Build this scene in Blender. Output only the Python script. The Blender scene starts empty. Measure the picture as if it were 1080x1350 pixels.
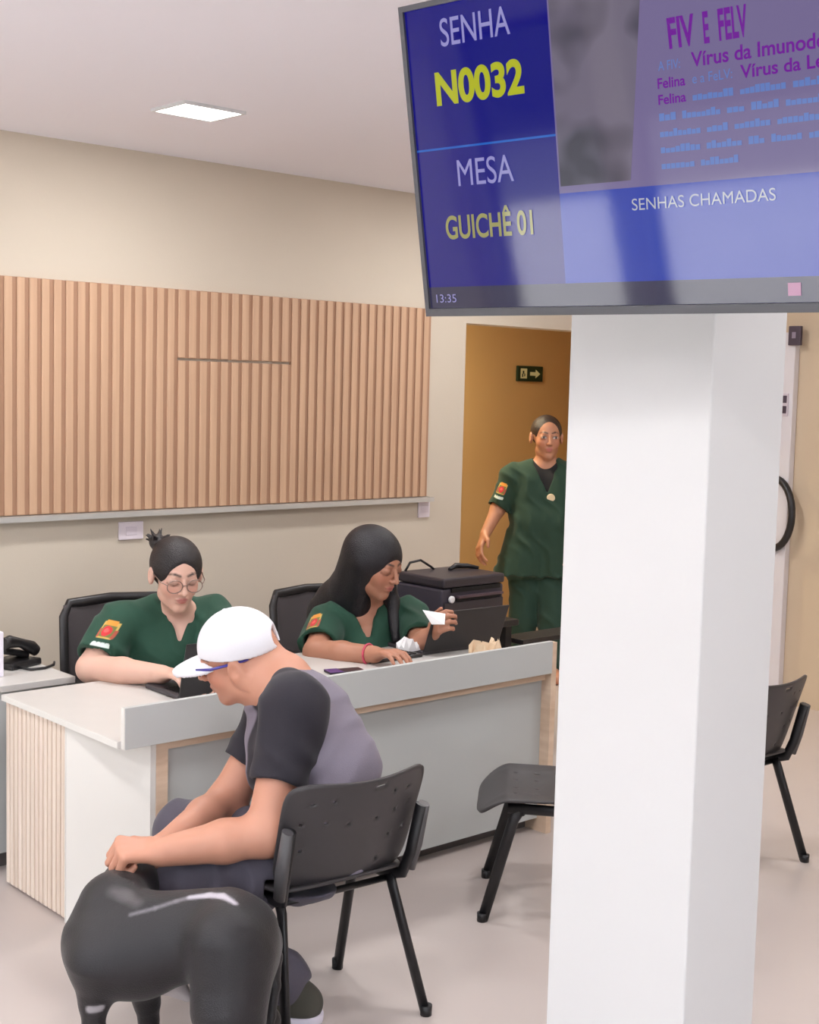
import bpy, bmesh, math, random
import numpy as np
from mathutils import Vector, Matrix
random.seed(4); rng = np.random.default_rng(4)
SC = bpy.context.scene
COL = SC.collection

# ------------------------------------------------------------------ camera
FL, PITCH, ROLL, YAW, CH = 1795.1, math.radians(5.2289), math.radians(1.44875), math.radians(47.924), 1.8
FW = np.array([math.cos(YAW)*math.cos(PITCH), math.sin(YAW)*math.cos(PITCH), -math.sin(PITCH)])
_r = np.array([math.sin(YAW), -math.cos(YAW), 0.0]); _u = np.cross(_r, FW)
RT = math.cos(ROLL)*_r + math.sin(ROLL)*_u
UP = -math.sin(ROLL)*_r + math.cos(ROLL)*_u
EYE = np.array([0, 0, CH])
Z = np.array([0, 0, 1.0])
RH = np.array([math.sin(YAW), -math.cos(YAW), 0.0])      # level right of the view
FH = np.array([math.cos(YAW), math.sin(YAW), 0.0])       # level forward of the view

cam = bpy.data.cameras.new('camera'); co = bpy.data.objects.new('camera', cam); COL.objects.link(co)
cam.sensor_fit = 'VERTICAL'; cam.sensor_height = 36; cam.lens = 36*FL/1350; cam.clip_start = 0.05
co.matrix_world = Matrix(((RT[0], UP[0], -FW[0], 0), (RT[1], UP[1], -FW[1], 0), (RT[2], UP[2], -FW[2], CH), (0, 0, 0, 1)))
SC.camera = co

def J(x, y, d):                                            # the point at depth d (metres along the view)
    return EYE + d*(FW + RT*(x-540)/FL - UP*(y-675)/FL)

# ------------------------------------------------------------------ materials
def lin(c):
    return tuple(((v/255)/12.92 if v/255 <= .04045 else (((v/255)+.055)/1.055)**2.4) for v in c)
_M = {}
def mat(name, rgb, rough=.5, metal=0, spec=.5, noise=0, nscale=8, bump=0, bscale=60, emit=None, es=0, attr=False, coat=0, sheen=0, sss=0):
    if name in _M: return _M[name]
    m = bpy.data.materials.new(name); m.use_nodes = True
    nt = m.node_tree; b = nt.nodes['Principled BSDF']
    c = lin(rgb)
    b.inputs['Base Color'].default_value = (*c, 1); b.inputs['Roughness'].default_value = rough
    b.inputs['Metallic'].default_value = metal; b.inputs['Specular IOR Level'].default_value = spec
    if coat: b.inputs['Coat Weight'].default_value = coat; b.inputs['Coat Roughness'].default_value = .1
    if sheen: b.inputs['Sheen Weight'].default_value = sheen; b.inputs['Sheen Roughness'].default_value = .4
    if sss:
        b.inputs['Subsurface Weight'].default_value = sss; b.inputs['Subsurface Radius'].default_value = (1, .35, .2)
        b.inputs['Subsurface Scale'].default_value = .01
    tc = nt.nodes.new('ShaderNodeTexCoord')
    if attr:
        a = nt.nodes.new('ShaderNodeAttribute'); a.attribute_name = 'tint'
        nt.links.new(a.outputs['Color'], b.inputs['Base Color'])
    elif noise:
        n = nt.nodes.new('ShaderNodeTexNoise'); n.inputs['Scale'].default_value = nscale; n.inputs['Detail'].default_value = 4
        nt.links.new(tc.outputs['Object'], n.inputs['Vector'])
        mx = nt.nodes.new('ShaderNodeMix'); mx.data_type = 'RGBA'
        mx.inputs[6].default_value = (*[v*(1-noise) for v in c], 1); mx.inputs[7].default_value = (*[min(1, v*(1+noise)) for v in c], 1)
        nt.links.new(n.outputs['Fac'], mx.inputs[0]); nt.links.new(mx.outputs[2], b.inputs['Base Color'])
    if bump:
        n2 = nt.nodes.new('ShaderNodeTexNoise'); n2.inputs['Scale'].default_value = bscale
        nt.links.new(tc.outputs['Object'], n2.inputs['Vector'])
        bp = nt.nodes.new('ShaderNodeBump'); bp.inputs['Strength'].default_value = bump; bp.inputs['Distance'].default_value = .01
        nt.links.new(n2.outputs['Fac'], bp.inputs['Height']); nt.links.new(bp.outputs['Normal'], b.inputs['Normal'])
    if emit:
        b.inputs['Emission Color'].default_value = (*lin(emit), 1); b.inputs['Emission Strength'].default_value = es
    _M[name] = m
    return m

def wood(name, a, b_, scale=(30, 30, 1.2), rough=.5):
    m = bpy.data.materials.new(name); m.use_nodes = True; nt = m.node_tree; b = nt.nodes['Principled BSDF']
    tc = nt.nodes.new('ShaderNodeTexCoord'); mp = nt.nodes.new('ShaderNodeMapping'); mp.inputs['Scale'].default_value = scale
    n = nt.nodes.new('ShaderNodeTexNoise'); n.inputs['Scale'].default_value = 1.0; n.inputs['Detail'].default_value = 5
    r = nt.nodes.new('ShaderNodeValToRGB'); r.color_ramp.elements[0].position = .3; r.color_ramp.elements[1].position = .7
    r.color_ramp.elements[0].color = (*lin(a), 1); r.color_ramp.elements[1].color = (*lin(b_), 1)
    nt.links.new(tc.outputs['Object'], mp.inputs[0]); nt.links.new(mp.outputs[0], n.inputs['Vector'])
    nt.links.new(n.outputs['Fac'], r.inputs[0]); nt.links.new(r.outputs[0], b.inputs['Base Color'])
    b.inputs['Roughness'].default_value = rough
    return m

M_wall = mat('beige_paint', (203, 192, 176), .75, noise=.03, nscale=3, bump=.05, bscale=120)
M_wallR = mat('cream_paint', (205, 186, 160), .75, noise=.03, nscale=3)
M_ceil = mat('white_ceiling', (238, 237, 246), .8)
M_white = mat('white_paint', (210, 211, 212), .6, noise=.015, nscale=3)
M_floor = mat('pale_polished_floor', (192, 181, 176), .28, noise=.05, nscale=1.5, spec=.4)
M_ochre = mat('ochre_paint', (202, 168, 116), .7, noise=.04, nscale=2)
M_lamwhite = mat('white_laminate', (224, 222, 217), .45)
M_lamgrey = mat('grey_laminate', (190, 193, 192), .4, noise=.02, nscale=5)
M_lamfront = mat('grey_front_laminate', (186, 190, 189), .4, noise=.02, nscale=5)
M_topgrey = mat('grey_worktop', (204, 201, 197), .35, noise=.03, nscale=12)
M_slat = wood('oak_slat', (190, 154, 126), (204, 168, 138), (38, 38, 1.0))
M_slatpale = wood('pale_oak_slat', (214, 196, 180), (236, 222, 208), (40, 40, 1.2))
M_groove = mat('slat_groove', (172, 134, 108), .7)
M_groovepale = mat('pale_slat_groove', (222, 204, 190), .7)
M_edge = wood('oak_edge_band', (206, 178, 152), (226, 202, 178), (6, 6, 30))
M_plinth = mat('dark_plinth', (92, 86, 84), .7)
M_black = mat('black_plastic', (34, 32, 34), .38, bump=.04, bscale=300)
M_chair = mat('charcoal_polypropylene', (58, 55, 57), .42, bump=.06, bscale=400)
M_tube = mat('black_steel_tube', (22, 21, 24), .4, spec=.5)
M_sleeve = mat('grey_plastic_sleeve', (78, 76, 78), .45)
M_mesh = mat('charcoal_mesh_fabric', (74, 68, 70), .85, bump=.3, bscale=500)
M_lapd = mat('black_laptop_shell', (40, 38, 40), .35)
M_lapk = mat('grey_laptop_deck', (66, 62, 66), .45)
M_plate = mat('white_socket_plate', (226, 216, 224), .4)
M_metal = mat('pale_aluminium', (196, 194, 190), .35, metal=.3)
M_paper = mat('white_paper', (236, 236, 238), .8)
M_beige = mat('beige_paper', (214, 190, 160), .8)
M_skin = mat('skin', (220, 170, 150), .5, attr=True, sss=.08)
M_cloth = mat('cloth', (60, 80, 60), .85, attr=True, bump=.15, bscale=350, sheen=.1)
M_hair = mat('hair', (24, 20, 24), .46, attr=True, bump=.35, bscale=230)
M_coat = mat('dog_coat', (30, 28, 30), .48, attr=True, bump=.22, bscale=300, sheen=.12)
M_cap = mat('white_cap_cotton', (226, 226, 232), .8, bump=.08, bscale=300)
M_rubber = mat('white_rubber_sole', (222, 218, 228), .6)

# ------------------------------------------------------------------ mesh helpers
def link(name, me, m=None, parent=None, smooth=False):
    o = bpy.data.objects.new(name, me); COL.objects.link(o)
    if m is not None: me.materials.append(m)
    if parent: o.parent = parent
    if smooth: me.polygons.foreach_set('use_smooth', [True]*len(me.polygons))
    return o
def root(name, label, cat, group=None, loc=(0, 0, 0), rz=0):
    o = bpy.data.objects.new(name, None); COL.objects.link(o); o.empty_display_size = .1
    o.location = loc; o.rotation_euler = (0, 0, rz)
    return tag(o, label, cat, group)
def tag(o, label, cat, group=None):
    o['label'] = label; o['category'] = cat
    if group: o['group'] = group
    return o
def struct(o): o['kind'] = 'structure'; return o

class MB:
    def __init__(s): s.bm = bmesh.new(); s.mats = []
    def box(s, lo, hi, mi=0, M=None):
        c = [(lo[i]+hi[i])/2 for i in range(3)]; d = [hi[i]-lo[i] for i in range(3)]
        r = bmesh.ops.create_cube(s.bm, size=1.0, matrix=Matrix.Translation(c) @ Matrix.Diagonal((*d, 1)))
        if M is not None: bmesh.ops.transform(s.bm, matrix=M, verts=r['verts'])
        for f in {f for v in r['verts'] for f in v.link_faces}: f.material_index = mi
        return r['verts']
    def bevelbox(s, lo, hi, w=.006, seg=2, mi=0, M=None):
        t = bmesh.new(); c = [(lo[i]+hi[i])/2 for i in range(3)]; d = [hi[i]-lo[i] for i in range(3)]
        bmesh.ops.create_cube(t, size=1.0, matrix=Matrix.Translation(c) @ Matrix.Diagonal((*d, 1)))
        bmesh.ops.bevel(t, geom=list(t.edges)+list(t.verts), offset=w, segments=seg, profile=.5, affect='EDGES')
        s._add(t, mi, M)
    def _add(s, t, mi, M):
        if M is not None: bmesh.ops.transform(t, matrix=M, verts=t.verts)
        mp = {v: s.bm.verts.new(v.co) for v in t.verts}
        for f in t.faces:
            try: g = s.bm.faces.new([mp[v] for v in f.verts]); g.material_index = mi; g.smooth = f.smooth
            except ValueError: pass
        t.free()
    def tube(s, pts, r, n=12, mi=0, sy=1.0, ref=None, cap=True):
        pts = [Vector(p) for p in pts]; rs = r if isinstance(r, (list, tuple)) else [r]*len(pts)
        rings = []; prev = Vector(ref) if ref is not None else None
        for i, p in enumerate(pts):
            t = (pts[min(i+1, len(pts)-1)]-pts[max(i-1, 0)]).normalized()
            if prev is None: prev = t.orthogonal()
            a = (prev-t*prev.dot(t)).normalized(); b = t.cross(a); prev = a
            rings.append([s.bm.verts.new(p+rs[i]*(math.cos(q)*a+sy*math.sin(q)*b)) for q in [2*math.pi*k/n for k in range(n)]])
        for i in range(len(rings)-1):
            for k in range(n):
                f = s.bm.faces.new((rings[i][k], rings[i][(k+1) % n], rings[i+1][(k+1) % n], rings[i+1][k])); f.smooth = True; f.material_index = mi
        if cap:
            f = s.bm.faces.new(rings[0][::-1]); f.material_index = mi; f = s.bm.faces.new(rings[-1]); f.material_index = mi
    def quad(s, a, b, c, d, mi=0):
        f = s.bm.faces.new([s.bm.verts.new(Vector(v)) for v in (a, b, c, d)]); f.material_index = mi
    def lathe(s, prof, n=24, M=None, mi=0):
        t = bmesh.new(); rings = []
        for (r, z) in prof: rings.append([t.verts.new((r*math.cos(2*math.pi*k/n), r*math.sin(2*math.pi*k/n), z)) for k in range(n)])
        for i in range(len(rings)-1):
            for k in range(n): t.faces.new((rings[i][k], rings[i][(k+1) % n], rings[i+1][(k+1) % n], rings[i+1][k])).smooth = True
        t.faces.new(rings[0][::-1]); t.faces.new(rings[-1]); s._add(t, mi, M)
    def build(s, name, m, parent=None):
        bmesh.ops.recalc_face_normals(s.bm, faces=s.bm.faces)
        me = bpy.data.meshes.new(name); s.bm.to_mesh(me); s.bm.free()
        ms = m if isinstance(m, (list, tuple)) else [m]
        for x in ms: me.materials.append(x)
        o = bpy.data.objects.new(name, me); COL.objects.link(o)
        if parent: o.parent = parent
        return o
def box(name, lo, hi, m, parent=None, bevel=0):
    b = MB(); b.bevelbox(lo, hi, bevel) if bevel else b.box(lo, hi); return b.build(name, m, parent)

# ------------------------------------------------------------------ implicit bodies
def _smin(a, b, k):
    if k <= 0: return np.minimum(a, b)
    h = np.clip(.5+.5*(b-a)/k, 0, 1); return b*(1-h)+a*h-k*h*(1-h)
class Prim:
    pass
class Sdf:
    def __init__(s): s.p = []; s.paints = []; s.fold = None
    def _push(s, fn, lo, hi, k, op):
        q = Prim(); q.fn, q.lo, q.hi, q.k, q.op = fn, np.array(lo), np.array(hi), k, op; s.p.append(q); return s
    def rc(s, a, ra, b, rb, k=.02, op='u', cuts=()):
        a = np.array(a, float); b = np.array(b, float)
        return s._push(f_rc(a, ra, b, rb, cuts), np.minimum(a-ra, b-rb), np.maximum(a+ra, b+rb), k, op)
    def ball(s, c, r, k=.02, op='u'): c = np.array(c, float); return s.rc(c, r, c+np.array([1e-5, 0, 0]), r, k, op)
    def el(s, c, r, ax=None, k=.02, op='u', cuts=()):
        c = np.array(c, float); ax = np.eye(3) if ax is None else np.array(ax, float)
        e = np.sqrt(((ax*np.array(r)[:, None])**2).sum(0))
        return s._push(f_el(c, r, ax, cuts), c-e, c+e, k, op)
    def fn(s, f, lo, hi, k=.0, op='s'): return s._push(f, lo, hi, k, op)
    def paint(s, f, col, soft=.004): s.paints.append((f, lin(col), soft)); return s
    def ev(s, P):
        x, y, z = P[:, 0], P[:, 1], P[:, 2]; F = np.full(len(P), 1.0)
        for q in s.p:
            d = q.fn(x, y, z)
            F = _smin(F, d, q.k) if q.op == 'u' else -_smin(-F, d, q.k)
        return F if s.fold is None else F+s.fold(x, y, z)
    def mesh(s, name, h, base, m, parent=None):
        us = [q for q in s.p if q.op == 'u']
        lo = np.min([q.lo for q in us], 0)-4*h; hi = np.max([q.hi for q in us], 0)+4*h
        n = np.ceil((hi-lo)/h).astype(int)+1
        F = np.full(n, 1.0, np.float32); ax = [lo[i]+h*np.arange(n[i]) for i in range(3)]
        for q in s.p:
            mg = q.k+3*h
            i0 = np.clip(np.floor((q.lo-mg-lo)/h).astype(int), 0, n); i1 = np.clip(np.ceil((q.hi+mg-lo)/h).astype(int)+1, 0, n)
            if (i1 <= i0).any(): continue
            sl = tuple(slice(i0[i], i1[i]) for i in range(3))
            d = q.fn(ax[0][sl[0]][:, None, None], ax[1][sl[1]][None, :, None], ax[2][sl[2]][None, None, :])
            F[sl] = _smin(F[sl], d, q.k) if q.op == 'u' else -_smin(-F[sl], d, q.k)
        if s.fold is not None:
            F = F+s.fold(ax[0][:, None, None], ax[1][None, :, None], ax[2][None, None, :]).astype(np.float32)
        for i in range(3):
            ix = [slice(None)]*3; ix[i] = 0; F[tuple(ix)] = 1; ix[i] = -1; F[tuple(ix)] = 1
        V, Q = nets(F, lo, h)
        me = bpy.data.meshes.new(name); me.from_pydata(V.tolist(), [], Q.tolist())
        C = np.tile(np.array([*lin(base), 1.0]), (len(V), 1))
        for f, c, soft in s.paints:
            d = f(V[:, 0], V[:, 1], V[:, 2]); w = np.clip(.5-d/(2*soft), 0, 1)[:, None]
            C[:, :3] = C[:, :3]*(1-w)+np.array(c)*w
        at = me.attributes.new('tint', 'FLOAT_COLOR', 'POINT'); at.data.foreach_set('color', C.astype(np.float32).ravel())
        return link(name, me, m, parent, True)
def f_rc(a, ra, b, rb, cuts=()):
    a = np.array(a, float); b = np.array(b, float); ba = b-a; l2 = max(ba@ba, 1e-12)
    def f(x, y, z):
        px, py, pz = x-a[0], y-a[1], z-a[2]
        t = np.clip((px*ba[0]+py*ba[1]+pz*ba[2])/l2, 0, 1)
        d = np.sqrt((px-t*ba[0])**2+(py-t*ba[1])**2+(pz-t*ba[2])**2)-(ra+t*(rb-ra))
        for o, n in cuts: d = np.maximum(d, (x-o[0])*n[0]+(y-o[1])*n[1]+(z-o[2])*n[2])
        return d
    return f
def f_el(c, r, ax=None, cuts=()):
    c = np.array(c, float); ax = np.eye(3) if ax is None else np.array(ax, float)
    def f(x, y, z):
        px, py, pz = x-c[0], y-c[1], z-c[2]
        q = [(px*ax[i][0]+py*ax[i][1]+pz*ax[i][2])/r[i] for i in range(3)]
        k0 = np.sqrt(q[0]**2+q[1]**2+q[2]**2); k1 = np.sqrt((q[0]/r[0])**2+(q[1]/r[1])**2+(q[2]/r[2])**2)+1e-9
        d = k0*(k0-1)/k1
        for o, n in cuts: d = np.maximum(d, (x-o[0])*n[0]+(y-o[1])*n[1]+(z-o[2])*n[2])
        return d
    return f
def f_vee(a, ra, b, rb, dirn, o):                           # a tapering groove cut inward along -dirn
    dirn = np.array(dirn)/np.linalg.norm(dirn); a = np.array(a); b = np.array(b); o = np.array(o)
    ba = b-a; ba = ba-dirn*(ba@dirn); l2 = ba@ba
    def f(x, y, z):
        px, py, pz = x-a[0], y-a[1], z-a[2]; w = px*dirn[0]+py*dirn[1]+pz*dirn[2]
        px, py, pz = px-w*dirn[0], py-w*dirn[1], pz-w*dirn[2]
        t = np.clip((px*ba[0]+py*ba[1]+pz*ba[2])/l2, 0, 1)
        d = np.sqrt((px-t*ba[0])**2+(py-t*ba[1])**2+(pz-t*ba[2])**2)-(ra+t*(rb-ra))
        return np.maximum(d, -((x-o[0])*dirn[0]+(y-o[1])*dirn[1]+(z-o[2])*dirn[2]))
    return f
def f_and(*fs): return lambda x, y, z: np.maximum.reduce([f(x, y, z) for f in fs])
def f_half(o, n): return lambda x, y, z: (x-o[0])*n[0]+(y-o[1])*n[1]+(z-o[2])*n[2]
def nets(F, lo, h):
    S = F < 0; nx, ny, nz = F.shape
    c = np.zeros((nx-1, ny-1, nz-1), np.int8); offs = [(i, j, k) for i in (0, 1) for j in (0, 1) for k in (0, 1)]
    for o in offs: c += S[o[0]:nx-1+o[0], o[1]:ny-1+o[1], o[2]:nz-1+o[2]]
    act = (c > 0) & (c < 8); ids = np.argwhere(act); idx = np.full(act.shape, -1, np.int64); idx[act] = np.arange(len(ids))
    val = {o: F[ids[:, 0]+o[0], ids[:, 1]+o[1], ids[:, 2]+o[2]] for o in offs}
    acc = np.zeros((len(ids), 3)); cnt = np.zeros(len(ids))
    for o in offs:
        for axn in range(3):
            if o[axn] == 0:
                p = list(o); p[axn] = 1; va, vb = val[o], val[tuple(p)]; m = (va < 0) != (vb < 0)
                t = np.where(m, va/(va-vb+1e-12), 0); pos = np.tile(np.array(o, float), (len(ids), 1)); pos[:, axn] += t
                acc[m] += pos[m]; cnt[m] += 1
    V = lo+h*(ids+acc/cnt[:, None]); Q = []
    for a in range(3):
        b, d = (a+1) % 3, (a+2) % 3
        sa = [slice(None)]*3; sb = [slice(None)]*3; sa[a] = slice(0, -1); sb[a] = slice(1, None)
        A, B = S[tuple(sa)], S[tuple(sb)]; e = np.argwhere(A != B)
        e = e[(e[:, b] > 0) & (e[:, d] > 0) & (e[:, b] < F.shape[b]-1) & (e[:, d] < F.shape[d]-1)]
        ins = A[e[:, 0], e[:, 1], e[:, 2]]
        def g(db, dd):
            q = e.copy(); q[:, b] += db; q[:, d] += dd; return idx[q[:, 0], q[:, 1], q[:, 2]]
        q = np.stack([g(-1, -1), g(0, -1), g(0, 0), g(-1, 0)], 1); q[~ins] = q[~ins][:, ::-1]; Q.append(q)
    return V, np.concatenate(Q)
def nrm(v): v = np.array(v, float); return v/np.linalg.norm(v)
def folds(amp, k, w, m, warp=1.6):                         # cloth creases: warped ridges that come and go
    def f(x, y, z):
        q = np.sin(k[0]*x+k[1]*y+k[2]*z+warp*np.sin(w[0]*x+w[1]*y+w[2]*z))
        e = .5+.5*np.sin(m[0]*x+m[1]*y+m[2]*z)
        return amp*(q-.35*q*q)*(.25+.75*e)
    return f
# ================================================================== THE ROOM
X0, X1, Y0, Y1, HC, YC = -3.0, 6.95, -3.5, 5.6, 2.85, 7.2
OPX = 5.455                                                # left jamb of the corridor opening
struct(box('floor', (X0-.15, Y0-.15, -.08), (9.0, YC+.15, 0), M_floor))
struct(box('ceiling', (X0-.15, Y0-.15, HC), (X1+.15, Y1+.15, HC+.1), M_ceil))
b = MB(); b.box((X0-.15, Y1, 0), (OPX, Y1+.15, HC)); b.box((OPX, Y1, 2.172), (X1+.15, Y1+.15, HC))
struct(b.build('wall_back', M_wall))
struct(box('wall_right', (X1, Y0-.15, 0), (X1+.15, Y1, HC), M_wallR))
b = MB()                                                   # glazed street side of the room
WZ0, WZ1 = .12, 2.3
WINS = [(-2.6, -.2), (.0, 2.4), (2.6, 4.35), (4.55, 5.45)]
b.box((X0-.15, Y0-.15, WZ1), (X0, Y1, HC)); b.box((X0-.15, Y0-.15, 0), (X0, Y1, WZ0))
e = [Y0-.15]+[v for w in WINS for v in w]+[Y1]
for i in range(0, len(e), 2): b.box((X0-.15, e[i], WZ0), (X0, e[i+1], WZ1))
struct(b.build('wall_left', M_white))
b = MB(); FWIN = (-2.4, .4)  # unseen front window, put in to light the desk front
b.box((X0, Y0-.15, WZ1+.1), (X1, Y0, HC)); b.box((X0, Y0-.15, 0), (X1, Y0, WZ0))
b.box((X0, Y0-.15, WZ0), (FWIN[0], Y0, WZ1+.1)); b.box((FWIN[1], Y0-.15, WZ0), (X1, Y0, WZ1+.1))
struct(b.build('wall_front', M_white))
M_frame = mat('dark_window_frame', (58, 62, 74), .5)
mg = bpy.data.materials.new('window_glass'); mg.use_nodes = True; nt = mg.node_tree; nt.nodes.clear()
o_ = nt.nodes.new('ShaderNodeOutputMaterial'); mx = nt.nodes.new('ShaderNodeMixShader'); tr = nt.nodes.new('ShaderNodeBsdfTransparent'); gl = nt.nodes.new('ShaderNodeBsdfGlossy')
mx.inputs[0].default_value = .06; gl.inputs['Roughness'].default_value = .02
nt.links.new(tr.outputs[0], mx.inputs[1]); nt.links.new(gl.outputs[0], mx.inputs[2]); nt.links.new(mx.outputs[0], o_.inputs[0])
def window(n, lo, hi, axis, mull):
    f = MB(); t = .05
    def bx(a0, a1, z0, z1):
        if axis == 'x': f.box((lo[0], a0, z0), (hi[0], a1, z1))
        else: f.box((a0, lo[1], z0), (a1, hi[1], z1))
    i = 1 if axis == 'x' else 0
    bx(lo[i], hi[i], lo[2], lo[2]+t); bx(lo[i], hi[i], hi[2]-t, hi[2]); bx(lo[i], lo[i]+t, lo[2]+t, hi[2]-t); bx(hi[i]-t, hi[i], lo[2]+t, hi[2]-t)
    for q in mull: bx(q-t/2, q+t/2, lo[2]+t, hi[2]-t)
    w = struct(f.build('window_%d' % n, M_frame))
    if axis == 'x': xm = (lo[0]+hi[0])/2; box('pane', (xm-.004, lo[1]+t, lo[2]+t), (xm+.004, hi[1]-t, hi[2]-t), mg, w)
    else: ym = (lo[1]+hi[1])/2; box('pane', (lo[0]+t, ym-.004, lo[2]+t), (hi[0]-t, ym+.004, hi[2]-t), mg, w)
for n, w in enumerate(WINS): window(n+1, (X0-.11, w[0], WZ0), (X0-.04, w[1], WZ1), 'x', [])
window(5, (FWIN[0], Y0-.11, WZ0), (FWIN[1], Y0-.04, WZ1+.1), 'y', [-1.0])
# corridor behind the opening
struct(box('wall_corridor', (4.2, YC, 0), (9.0, YC+.15, 2.7), M_ochre))
struct(box('wall_corridor_left', (4.05, Y1+.15, 0), (4.2, YC+.15, 2.7), M_ochre))
struct(box('wall_corridor_right', (9.0, Y1, 0), (9.15, YC+.15, 2.7), M_ochre))
struct(box('wall_corridor_inner', (X1+.15, Y1, 0), (9.0, Y1+.15, 2.7), M_ochre))
struct(box('ceiling_corridor', (4.05, Y1+.15, 2.6), (9.15, YC+.15, 2.7), M_ceil))
# square pillar carrying the screen
b = MB(); b.bevelbox((2.25, 1.61, 0), (2.505, 1.985, HC), .004); struct(b.build('column', M_white))
# outside, seen only in reflections
struct(box('ground_outside', (-30, -30, -.25), (X0-.15, 30, -.12), mat('pale_paving', (208, 204, 200), .8, noise=.1, nscale=.6)))
struct(box('street_outside', (-30, -30, -.25), (X0-7, 30, -.1), mat('asphalt', (92, 94, 98), .8, noise=.1, nscale=.6)))
struct(box('wall_outside', (-16.3, -30, -.2), (-16, 30, 4.5), mat('dark_boundary', (34, 38, 38), .9, noise=.2, nscale=1)))
struct(box('ground_outside_front', (X0-.15, -30, -.25), (30, Y0-.15, -.12), _M['pale_paving']))

# door in the right wall, its near edge, bow handle and two small plates
dr = struct(box('door_1', (X1-.05, 4.375, 0), (X1, 5.35, 2.17), mat('white_door', (220, 217, 222), .45), None, .004))
b = MB(); pts = []
for i in range(17):
    q = math.pi*i/16; pts.append((X1-.055-.03*math.sin(q), 4.47-.005-.145*math.sin(q), 1.12-.205*math.cos(q)))
b.tube(pts, .021, 12); b.build('door_handle', M_black, dr)
box('lock_plate', (X1-.062, 4.50, 1.04), (X1-.048, 4.54, 1.14), M_metal, dr, .003)
tag(box('door_sign', (X1-.075, 4.33, 2.095), (X1-.051, 4.41, 2.205), mat('plum_plastic', (70, 58, 72), .5), None, .004), 'small square dark sign plate at the top corner of the white door', 'sign plate')
box('emblem', (X1-.0765, 4.36, 2.135), (X1-.0745, 4.385, 2.17), mat('lilac', (150, 138, 156), .5), bpy.data.objects['door_sign'])
pl = tag(box('door_plate', (X1-.06, 4.40, 1.69), (X1-.0505, 4.445, 1.82), mat('pale_lilac_plate', (206, 196, 206), .5), None, .003), 'narrow plate with two dark marks on the white door above its bow handle', 'sign plate')
for z in (1.705, 1.765): box('mark', (X1-.062, 4.408, z), (X1-.0598, 4.438, z+.042), _M['plum_plastic'], pl)

# ---------------------------------------------------------------- slatted wall cladding
def slats(name, x0, x1, z0, z1, y, pitch, rib, depth, mats, parent):
    b = MB(); b.box((x0, y-.012, z0), (x1, y, z1), 1); n = int(round((x1-x0)/pitch)); p = (x1-x0)/n
    for i in range(n): b.bevelbox((x0+i*p, y-.012-depth, z0), (x0+i*p+rib*p, y-.0121, z1), .003, 1, 0)
    return b.build(name, mats, parent)
YS = Y1
cl = root('wall_cladding', 'oak slatted wall cladding running across the wall behind the reception desk', 'wall cladding', None, (3.5, YS, 1.19))
PX = .0585
hx0, hx1 = 5.17-28*PX, 5.17-16.5*PX
def cslat(name, x0, x1, z0, z1, y):
    o = slats(name, x0, x1, z0, z1, y, PX, .64, .010, [M_slat, M_groove], None); o.parent = cl; o.matrix_parent_inverse = Matrix.Translation((-3.5, -YS, -1.19)); return o
cslat('slat_panel', 5.17-58*PX, hx0, 1.195, 2.235, YS)
cslat('slat_panel', hx1, 5.17, 1.195, 2.235, YS)
cslat('slat_panel', hx0, hx1, 1.912, 2.235, YS)
cslat('hatch_panel', hx0, hx1, 1.195, 1.900, YS-.003)
o = box('bottom_ledge', (5.17-58*PX, YS-.06, 1.168), (5.185, YS, 1.192), M_metal); o.parent = cl; o.matrix_parent_inverse = Matrix.Translation((-3.5, -YS, -1.19))

def plate(x0, x1, z0, z1, label):
    o = tag(box('wall_socket', (x0, Y1-.012, z0), (x1, Y1, z1), M_plate, None, .004), label, 'wall socket', 'white plates under the slatted cladding')
    xm, zm = (x0+x1)/2, (z0+z1)/2
    box('socket_insert', (xm-.03, Y1-.0145, zm-.02), (xm+.03, Y1-.0115, zm+.02), mat('socket_white', (216, 206, 216), .35), o, .001)
plate(3.225, 3.355, 1.055, 1.14, 'white wall plate under the cladding above the woman in glasses')
plate(5.115, 5.20, 1.075, 1.17, 'white wall plate at the right end of the slatted cladding')

# ---------------------------------------------------------------- ceiling panel light
M_led = mat('led_diffuser', (255, 255, 255), .6, emit=(255, 252, 248), es=9)
lt = root('ceiling_light', 'square white LED panel light set in the ceiling above the desk', 'ceiling light', None, (2.96, 4.56, HC))
def par(o, r):
    o.parent = r; o.matrix_parent_inverse = Matrix.Translation(-r.location); return o
lx0, lx1, ly0, ly1 = 2.84, 3.12, 4.46, 4.70
b = MB(); t = .012
b.box((lx0, ly0, HC-.012), (lx1, ly0+t, HC)); b.box((lx0, ly1-t, HC-.012), (lx1, ly1, HC)); b.box((lx0, ly0+t, HC-.012), (lx0+t, ly1-t, HC)); b.box((lx1-t, ly0+t, HC-.012), (lx1, ly1-t, HC))
par(b.build('frame', M_white), lt)
par(box('diffuser', (lx0+t, ly0+t, HC-.009), (lx1-t, ly1-t, HC), M_led), lt)

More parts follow.
